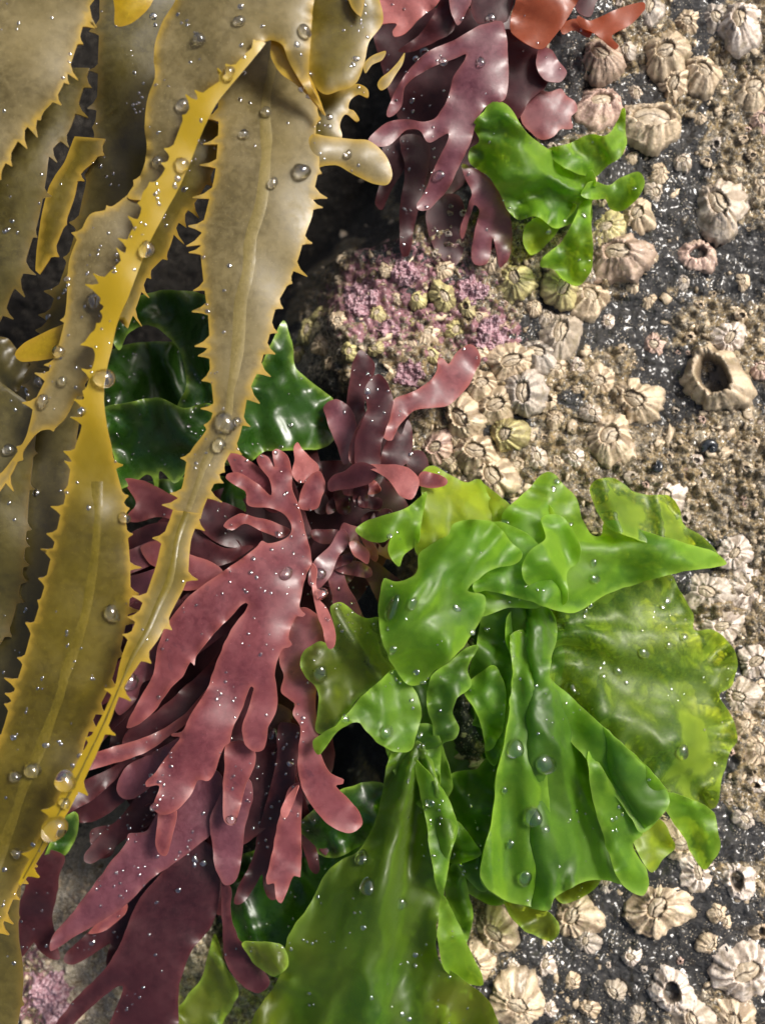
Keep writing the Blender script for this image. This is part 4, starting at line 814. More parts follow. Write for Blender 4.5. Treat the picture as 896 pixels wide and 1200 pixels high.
u2 = thing('sea_lettuce', 'large glossy bright green sea lettuce right of centre, spread in ruffled sheets', 'seaweed', PV(585, 760, 10))
for i, (m_, pts, ct, lab, kw) in enumerate([
 ('ulva_veil', [(650, 712), (673, 712), (709, 694), (748, 680), (784, 672), (796, 693), (812, 722), (813, 738), (832, 738), (854, 753), (863, 775), (857, 803), (843, 814), (856, 840), (863, 866), (856, 880), (846, 908), (837, 946), (810, 945), (775, 930), (720, 880), (680, 850), (640, 800), (636, 765)],
   [(650, 730, 84), (720, 720, 62), (800, 700, 52), (700, 800, 84), (780, 860, 76), (850, 780, 34), (855, 870, 30), (830, 940, 44)], 'thin yellowish sheet spread over the barnacles', dict(ruf=(10, 52, 24), rel=(16, 90), fold=[(630, 740, 9, 6, 0.5)], crease=8, cdir=.9)),
 ('ulva_deep', [(566, 712), (575, 698), (600, 696), (625, 704), (645, 718), (612, 742), (602, 780), (596, 830), (588, 872), (578, 898), (568, 882), (570, 860), (560, 852), (553, 850), (556, 835), (549, 812), (546, 805), (550, 785), (557, 760)], [(600, 710, 92), (570, 780, 86), (575, 870, 70)], None, dict(rel=(30, 60))),
 ('ulva_deep', [(519, 930), (528, 908), (545, 902), (558, 901), (572, 884), (582, 860), (596, 880), (590, 950), (580, 1000), (568, 1045), (548, 1032), (530, 1000), (520, 960)], [(560, 905, 64), (580, 870, 66), (540, 960, 44), (560, 1030, 40)], None, dict(rel=(26, 60))),
 ('ulva_olive', [(655, 995), (690, 1005), (704, 1030), (684, 1050), (656, 1058), (646, 1030)], 32, None, {}),
 ('ulva_olive', [(590, 1050), (630, 1060), (655, 1084), (648, 1102), (630, 1098), (614, 1090), (596, 1070)], 40, None, {}),
 ('ulva_yellow', [(740, 972), (771, 960), (786, 980), (790, 994), (776, 1006), (764, 1022), (752, 1010)], [(765, 970, 68), (775, 1000, 46)], None, {}),
 ('ulva', [(770, 930), (790, 930), (812, 938), (834, 950), (840, 970), (843, 992), (836, 1008), (826, 1019), (815, 1009), (800, 980), (784, 956)], [(780, 938, 88), (830, 960, 72), (828, 1010, 60)], 'tongue hanging at the lower right', dict(ruf=(4, 50, 14), rel=(6, 50))),
 ('ulva_deep', [(594, 722), (606, 708), (628, 702), (646, 716), (652, 744), (646, 772), (644, 796), (664, 814), (701, 847), (734, 877), (771, 914), (784, 938), (775, 955), (749, 976), (739, 986), (755, 1020), (759, 1036), (753, 1048), (730, 1037), (696, 1031), (670, 1040), (648, 1054), (643, 1067), (615, 1062), (592, 1056), (563, 1032), (576, 958), (581, 906), (590, 866), (598, 821), (601, 780), (592, 750)],
   [(618, 710, 96), (600, 850, 124), (572, 1020, 112), (640, 830, 122), (720, 890, 120), (780, 935, 104), (660, 950, 96), (720, 1000, 84), (750, 1040, 66), (620, 1050, 84)], 'big fan-shaped sheet in front', dict(ruf=(7, 60, 18), rel=(16, 90), fold=[(618, 620, 17, 20, 1.3), (618, 620, 37, 4, 0.4)], crease=12, cdir=1.0)),
 ('ulva', [(598, 745), (612, 738), (626, 770), (634, 830), (640, 900), (646, 980), (648, 1054), (642, 1066), (615, 1061), (592, 1055), (564, 1031), (577, 958), (582, 906), (591, 866), (597, 821), (600, 780)], [(612, 745, 116), (590, 866, 140), (566, 1030, 128), (634, 840, 136), (644, 980, 112), (630, 1055, 92), (600, 960, 134)], 'pale left pleat of the fan', dict(ruf=(3, 60, 8), rel=(8, 60), crease=10, cdir=1.5, fold=[(618, 620, 41, 4, .4)])),  # paler sheet, sheen of the fan's left fold put into colour
 ('ulva', [(628, 772), (644, 794), (664, 813), (701, 846), (734, 876), (771, 913), (785, 938), (775, 956), (750, 976), (740, 962), (716, 926), (690, 894), (660, 858), (636, 820)], [(632, 780, 132), (701, 848, 142), (770, 915, 126), (780, 940, 112), (660, 856, 122), (740, 960, 108)], 'pale diagonal pleat of the fan', dict(ruf=(3, 60, 8), rel=(8, 60), crease=10, cdir=.75)),  # paler sheet, sheen along the diagonal ridge put into colour
 ('ulva', [(690, 880), (716, 918), (742, 956), (752, 978), (741, 988), (757, 1020), (760, 1036), (753, 1049), (730, 1038), (716, 1010), (704, 970), (692, 930)], [(700, 900, 122), (745, 965, 106), (752, 1040, 72), (720, 1020, 92)], 'right lower pleat of the fan', dict(ruf=(3, 60, 8), rel=(8, 60), crease=10, cdir=1.2)),
 ('ulva_olive', [(387, 711), (399, 705), (415, 718), (428, 725), (445, 724), (452, 750), (462, 776), (463, 788), (446, 800), (418, 820), (404, 840), (382, 858), (371, 858), (373, 823), (371, 806), (357, 792), (352, 773), (360, 759), (376, 752), (387, 756), (392, 733)], [(400, 710, 126), (440, 730, 118), (360, 780, 136), (420, 790, 118), (378, 850, 122)], 'brownish olive sheet beside the red blades', dict(ruf=(6, 70, 16), rel=(24, 80))),
 ('ulva_deep', [(505, 792), (524, 777), (546, 759), (560, 757), (548, 784), (551, 803), (534, 820), (530, 834), (538, 853), (533, 866), (519, 871), (516, 890), (515, 920), (507, 906), (499, 890), (499, 879), (507, 867), (505, 845), (499, 826), (501, 806)], [(510, 790, 128), (550, 765, 116), (515, 830, 118), (534, 860, 122), (512, 910, 96)], 'curly narrow ribbon', dict(ruf=(10, 45, 14), rel=(14, 50))),
 ('ulva', [(463, 784), (480, 800), (491, 823), (493, 840), (488, 859), (482, 879), (463, 881), (443, 870), (429, 856), (421, 847), (413, 847), (396, 857), (373, 885), (367, 868), (390, 852), (407, 836), (424, 816), (446, 797)], [(463, 790, 140), (488, 850, 138), (450, 872, 146), (415, 840, 158), (372, 878, 128)], 'small flap folded down to the left', dict(ruf=(6, 60, 14), rel=(14, 60))),
 ('ulva_yellow', [(496, 550), (506, 545), (520, 552), (545, 565), (562, 562), (573, 583), (592, 597), (588, 612), (560, 622), (540, 626), (523, 640), (505, 652), (490, 652), (486, 625), (494, 600)], [(505, 550, 88), (560, 568, 70), (500, 640, 118), (540, 600, 98), (585, 605, 112)], 'yellow green back piece', dict(ruf=(6, 60, 14), rel=(14, 60))),
 ('ulva', [(417, 621), (436, 608), (453, 603), (478, 594), (500, 576), (494, 608), (490, 636), (484, 642), (473, 650), (467, 664), (456, 650), (454, 642), (459, 628), (450, 635), (431, 633)], [(420, 622, 120), (470, 610, 150), (466, 658, 128), (495, 590, 126), (490, 636, 134)], 'pale crumpled corner over the red leaflets', dict(ruf=(5, 45, 12), rel=(16, 40))),
 ('ulva', [(520, 650), (545, 625), (580, 612), (612, 622), (640, 650), (650, 690), (630, 712), (596, 712), (560, 722), (540, 700), (520, 680)], [(530, 650, 138), (620, 640, 134), (560, 715, 140), (640, 700, 126)], 'sheet joining the front sheet to the arm', dict(ruf=(3, 50, 10), rel=(14, 60), crease=14, cdir=.5)),
 ('ulva', [(588, 604), (605, 585), (620, 572), (630, 560), (638, 554), (648, 555), (662, 569), (676, 586), (683, 611), (693, 627), (704, 628), (706, 614), (718, 610), (740, 618), (780, 630), (815, 640), (840, 648), (851, 661), (815, 667), (782, 674), (748, 683), (709, 697), (673, 718), (651, 715), (625, 706), (600, 699), (570, 692), (556, 694), (553, 686), (575, 664), (602, 650)],
   [(640, 560, 86), (600, 600, 104), (665, 600, 84), (570, 688, 150), (610, 660, 144), (640, 700, 130), (670, 712, 118), (690, 650, 122), (760, 650, 104), (845, 660, 58), (740, 680, 88)], 'long arm stretched to the right', dict(crease=16, cdir=.1, ruf=(6, 70, 16), rel=(26, 80))),
 ('ulva_veil', [(710, 616), (696, 592), (690, 572), (701, 561), (720, 561), (743, 576), (759, 580), (782, 581), (796, 597), (800, 614), (821, 628), (842, 652), (815, 646), (790, 646), (779, 640), (751, 634), (734, 628)], [(700, 566, 92), (780, 585, 76), (720, 615, 132), (780, 638, 116), (838, 648, 68)], 'pale yellowish flap of the arm', dict(ruf=(3, 50, 12), rel=(6, 50))),  # same blade as the arm, lighter tone from its tilt painted in
 ('ulva', [(634, 606), (656, 604), (671, 622), (680, 642), (677, 658), (664, 670), (664, 707), (648, 709), (634, 698), (614, 680), (612, 660), (622, 644), (638, 630)], [(640, 610, 126), (676, 645, 136), (630, 655, 158), (655, 700, 142)], 'raised fold with a pale crest', dict(ruf=(4, 60, 12), rel=(10, 60))),
 ('ulva', [(450, 678), (467, 682), (489, 670), (491, 650), (512, 633), (524, 627), (531, 614), (556, 609), (580, 614), (597, 633), (612, 650), (606, 660), (575, 668), (554, 684), (548, 692), (566, 697), (568, 712), (553, 742), (528, 774), (508, 787), (496, 800), (480, 803), (463, 784), (452, 764), (446, 742), (443, 714), (445, 695)],
   [(450, 685, 172), (448, 740, 172), (490, 660, 170), (470, 720, 178), (535, 620, 142), (590, 640, 152), (540, 660, 158), (545, 690, 170), (520, 740, 190), (500, 700, 176), (485, 795, 158), (556, 735, 150)], 'bright front sheet with large drops', dict(crease=18, cdir=2.2, ruf=(5, 70, 16), rel=(26, 80))),
 ('ulva_deep', [(450, 800), (500, 740), (560, 690), (620, 690), (660, 760), (640, 860), (620, 980), (590, 1060), (540, 1040), (500, 960), (480, 880)], 16, 'broad sheet at the base', {}),
 ('ulva', [(542, 809), (552, 796), (566, 786), (578, 780), (590, 800), (590, 850), (580, 872), (570, 880), (564, 852), (558, 834)], [(575, 785, 100), (550, 810, 108), (570, 875, 92)], 'pale wavy strip by the dark gap', dict(ruf=(6, 36, 12), rel=(10, 36))),
 ('ulva_deep', [(452, 868), (480, 850), (506, 850), (520, 880), (528, 930), (500, 950), (470, 920)], [(480, 860, 104), (505, 930, 90)], None, dict(rel=(14, 50))),
 ('ulva_yellow', [(545, 590), (560, 566), (590, 585), (612, 600), (640, 590), (650, 610), (610, 640), (570, 640)], [(560, 570, 66), (600, 610, 92), (645, 600, 80)], None, dict(rel=(14, 50))),
]):
    lobe(u2, m_, pts, ct, 830 + i, lab, **kw)

u3 = thing('sea_lettuce', 'olive green sea lettuce at the bottom centre, a broad dim sheet under the bright one', 'seaweed', PV(500, 930, 0))
for i, (m_, pts, ct, lab, kw) in enumerate([
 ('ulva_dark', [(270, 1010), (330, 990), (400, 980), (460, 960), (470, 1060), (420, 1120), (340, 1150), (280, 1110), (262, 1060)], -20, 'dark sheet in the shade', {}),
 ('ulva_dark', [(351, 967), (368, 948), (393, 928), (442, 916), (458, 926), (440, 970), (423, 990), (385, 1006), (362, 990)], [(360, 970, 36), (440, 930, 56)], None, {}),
 ('ulva_deep', [(535, 1010), (548, 1043), (553, 1085), (542, 1110), (528, 1070), (520, 1030)], 36, None, {}),
 ('ulva_olive', [(284, 1104), (300, 1103), (332, 1109), (338, 1130), (321, 1144), (294, 1124)], [(290, 1108, 44), (330, 1115, 64)], None, {}),
 ('ulva_olive', [(203, 1190), (222, 1164), (236, 1148), (246, 1112), (251, 1094), (264, 1130), (279, 1162), (270, 1184), (246, 1212), (200, 1216)], [(250, 1100, 20), (240, 1190, -8)], 'small piece at lower left', {}),
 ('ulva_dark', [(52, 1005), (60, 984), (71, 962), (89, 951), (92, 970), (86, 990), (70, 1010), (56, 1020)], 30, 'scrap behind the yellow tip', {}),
 ('ulva_deep', [(452, 900), (462, 876), (480, 866), (500, 876), (508, 900), (518, 926), (526, 940), (534, 967), (526, 998), (522, 1020), (515, 1062), (511, 1092), (515, 1125), (548, 1152), (575, 1176), (584, 1205), (584, 1240), (290, 1240), (298, 1191), (321, 1157), (332, 1130), (334, 1108), (347, 1081), (362, 1062), (381, 1024), (400, 1008), (419, 998), (438, 967), (446, 940)],
   [(480, 880, 92), (530, 970, 84), (450, 960, 82), (450, 1040, 96), (345, 1090, 78), (420, 1140, 78), (300, 1200, 56), (515, 1060, 76), (500, 1170, 66), (575, 1200, 46)], 'broad olive sheet', dict(ruf=(8, 80, 24), rel=(30, 120), fold=[(490, 860, 11, 17, 0.3), (490, 860, 25, 4, 1.3)], crease=16, cdir=1.9, shift=lambda x, y: np.clip(.3 + .3 * fbm(x / 80, y / 110, 78, 2) + sstep(1040, 1170, y) * (.35 + .9 * fbm(x / 60, y / 90, 77, 2)), 0, .95))),
 ('ulva', [(488, 890), (503, 907), (520, 928), (528, 942), (536, 967), (529, 998), (524, 1020), (518, 1050), (511, 1036), (504, 1000), (498, 960), (490, 920)], [(500, 910, 104), (532, 970, 112), (516, 1040, 96)], 'brighter rolled right margin', dict(ruf=(3, 40, 10), rel=(6, 35))),
 ('ulva', [(518, 1048), (527, 1062), (538, 1085), (549, 1110), (566, 1154), (548, 1152), (523, 1139), (513, 1108), (513, 1075)], [(520, 1060, 94), (560, 1150, 78)], 'pale green folded edge', dict(ruf=(3, 40, 10), rel=(6, 35))),
 ('ulva', [(524, 958), (536, 962), (552, 982), (563, 1001), (541, 1011), (524, 1009)], [(530, 970, 80), (555, 1000, 66)], None, {}),
]):
    lobe(u3, m_, pts, ct, 870 + i, lab, **kw)

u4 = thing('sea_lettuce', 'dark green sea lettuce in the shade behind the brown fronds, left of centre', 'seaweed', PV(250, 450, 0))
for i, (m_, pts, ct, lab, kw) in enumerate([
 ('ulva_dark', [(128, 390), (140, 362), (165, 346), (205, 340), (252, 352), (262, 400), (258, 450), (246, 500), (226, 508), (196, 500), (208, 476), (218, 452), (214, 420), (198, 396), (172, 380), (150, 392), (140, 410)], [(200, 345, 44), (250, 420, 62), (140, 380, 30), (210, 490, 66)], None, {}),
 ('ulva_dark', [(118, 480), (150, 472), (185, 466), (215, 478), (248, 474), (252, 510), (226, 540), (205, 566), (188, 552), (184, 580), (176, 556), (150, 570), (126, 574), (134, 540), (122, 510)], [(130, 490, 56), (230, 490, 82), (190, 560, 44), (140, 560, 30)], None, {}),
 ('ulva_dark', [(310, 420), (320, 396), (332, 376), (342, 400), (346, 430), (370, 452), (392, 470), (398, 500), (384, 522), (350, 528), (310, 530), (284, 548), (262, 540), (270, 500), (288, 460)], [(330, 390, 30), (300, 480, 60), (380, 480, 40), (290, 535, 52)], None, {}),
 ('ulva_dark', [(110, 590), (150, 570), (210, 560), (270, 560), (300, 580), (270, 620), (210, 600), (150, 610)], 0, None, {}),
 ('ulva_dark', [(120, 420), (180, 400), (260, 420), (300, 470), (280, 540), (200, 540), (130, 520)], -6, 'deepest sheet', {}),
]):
    lobe(u4, m_, pts, ct, 900 + i, lab, ruf=(12, 60, 20), rel=(24, 65), **kw)

# ------------------------------------------------------------------ barnacles
def barnacle_mesh(R, H, ro, seed, open_hole=False, ribs=16, jag=0.16, n=72):
    """one acorn barnacle shell: ribbed cone, ragged foot, rim, and the inside of the wall"""
    rg = np.random.default_rng(seed)
    th = np.linspace(0, 2 * np.pi, n, endpoint=False)
    ph = rg.uniform(0, 6.28, 8)
    warp = th + 0.22 * np.sin(2 * th + ph[0]) + 0.12 * np.sin(3 * th + ph[1])
    rib = np.zeros(n)
    cs = np.linspace(0, 2 * np.pi, ribs, endpoint=False) + rg.normal(0, .16, ribs)
    for c_ in cs:
        dth = np.abs(np.mod(th - c_ + np.pi, 2 * np.pi) - np.pi)
        rib = np.maximum(rib, np.exp(-(dth / rg.uniform(.07, .17)) ** 2) * rg.uniform(.35, 1.15))
    ribA = 0.65 + 0.35 * np.sin(3 * th + ph[3]) * np.sin(7 * th + ph[4])
    out = 1 + 0.11 * np.sin(2 * th + ph[5]) + 0.07 * np.sin(3 * th + ph[6]) + 0.06 * np.sin(5 * th + ph[7])
    suture = np.exp(-((np.mod(warp * 6 / (2 * np.pi) + .15, 1) - .5) / .07) ** 2)
    V, G, T = [], [], []
    el = rg.uniform(1.08, 1.3)
    ts = [0, .06, .14, .24, .36, .5, .64, .78, .9, 1.0]
    for t in ts:
        foot = (1 - t) ** 1.6
        r_ = R * (1 + (ro - 1) * t ** 1.25)
        r = r_ * (1 + (out - 1) * (1 - .5 * t)) * (1 + jag * (rib - .55) * ribA * (0.28 + 0.9 * foot)) * (1 - .05 * suture)
        r = r * (1 + 0.045 * (1 - t * .6) * rg.normal(0, 1, n) * 0.5)
        z = H * t ** 0.8 + 0.10 * R * (rib - .5) * ribA * np.sin(np.pi * min(1, t * .9 + .1)) - .06 * R * suture * np.sin(np.pi * t)
        z = z + R * 0.03 * rg.normal(0, 1, n) * (1 if 0 < t < 1 else 0)
        z = z + 0.03 * R * np.sin(t * 22 + 3 * np.sin(th + ph[1]))      # growth lines
        if t == 1: z = z + 0.10 * R * np.sin(6 * warp + ph[2]) * .6 + .05 * R * rg.normal(0, 1, n)
        if t == 0: z = z * 0 - 0.22 * R
        sx = 1 + (el - 1) * t
        V.append(np.stack([r * np.cos(th) * sx, r * np.sin(th) / sx, z], -1))
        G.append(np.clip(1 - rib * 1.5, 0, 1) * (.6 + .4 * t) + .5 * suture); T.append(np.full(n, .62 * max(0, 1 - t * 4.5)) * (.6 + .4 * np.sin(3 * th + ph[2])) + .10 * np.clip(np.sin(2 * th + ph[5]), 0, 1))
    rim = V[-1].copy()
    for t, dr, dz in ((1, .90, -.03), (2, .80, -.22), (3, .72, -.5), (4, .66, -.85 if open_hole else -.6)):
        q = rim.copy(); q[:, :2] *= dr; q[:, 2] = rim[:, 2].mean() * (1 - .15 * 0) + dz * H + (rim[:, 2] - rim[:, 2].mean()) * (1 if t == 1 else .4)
        V.append(q); G.append(np.full(n, .5 if t < 2 else 1.0)); T.append(np.full(n, [.0, .15, .5, .85][t - 1]))  # tone darkens with depth, shade inside the hole painted in
    V = np.concatenate(V); m = len(ts) + 4
    idx = np.arange(m * n).reshape(m, n); nx = np.roll(idx, -1, 1)
    f = np.stack([idx[:-1], nx[:-1], nx[1:], idx[1:]], -1).reshape(-1, 4)
    c = len(V)
    V = np.concatenate([V, [[0, 0, V[-n:, 2].mean()]]])
    faces = [tuple(int(i) for i in q) for q in f] + [(int(idx[-1, i]), int(idx[-1, (i + 1) % n]), c) for i in range(n)]
    me = mesh_from('shell', V * S, faces, {'groove': np.concatenate(G + [[1.0]]), 'tone': np.concatenate(T + [[0.95]])})
    return me, rim, el

def plate_mesh(rim, R, H, seed):
    """the lid plates that close the opening: two pairs of plates meeting along a seam"""
    rg = np.random.default_rng(seed + 77)
    a = np.abs(rim[:, 0]).max() * 0.86; b = np.abs(rim[:, 1]).max() * 0.86
    n, m = 40, 9
    V, G = [], []
    seam_ph = rg.uniform(0, 6.28)
    for j in range(m + 1):
        u = j / m
        th = np.linspace(0, 2 * np.pi, n, endpoint=False)
        x, y = a * u * np.cos(th), b * u * np.sin(th)
        seam = np.exp(-((y - b * .16 * np.sin(x / a * 4 + seam_ph)) / (b * .07)) ** 2)
        cross = np.exp(-((x - a * .18 + np.abs(y) * .6) / (a * .09)) ** 2)
        ring = 0.5 + 0.5 * np.sin(u * 17)
        z = rim[:, 2].mean() - H * .26 + R * .17 * (1 - u ** 2) - R * .07 * seam - R * .025 * cross + R * .012 * ring - (R * .12 if j == m else 0)
        V.append(np.stack([x, y, z], -1)); G.append(np.clip(seam + .35 * cross + .3 * ring + (.8 if j == m else 0), 0, 1))
    V = np.concatenate(V)
    idx = np.arange((m + 1) * n).reshape(m + 1, n); nx = np.roll(idx, -1, 1)
    f = np.stack([idx[:-1], idx[1:], nx[1:], nx[:-1]], -1).reshape(-1, 4)
    return mesh_from('lid_plates', V * S, [tuple(int(i) for i in q) for q in f], {'groove': np.concatenate(G), 'tone': np.zeros(len(V))})

BG = 'acorn barnacles on the rock'
TAKEN = []
def barnacle(x, y, R, label, mat='shell', op=False, tall=0.62, ro=0.5, tilt=None, seed=0, lift=0.0):
    tx, ty, h = on_rock(x, y)
    TAKEN.append((tx, ty, R))
    rg = random.Random(seed)
    H = R * tall
    t = thing('barnacle', label, 'barnacle', ((tx - CX) * S, -(ty - CY) * S, (h - 3 + lift) * S), BG)
    if tilt is None: tilt = (rg.uniform(-.42, .10), rg.uniform(-.12, .36))
    t.rotation_euler = (Vector((tilt[0], tilt[1], 1)).to_track_quat('Z', 'Y') @ Matrix.Rotation(rg.uniform(0, 6.28), 3, 'Z').to_quaternion()).to_euler()
    me, rim, el = barnacle_mesh(R, H, ro, seed * 13 + 5, op, rg.choice([12, 14, 16, 19, 22]), rg.uniform(.07, .14))
    link('shell', me, MAT[mat], t)
    if not op:
        link('lid_plates', plate_mesh(rim, R, H, seed), MAT['plate'], t)
    return t

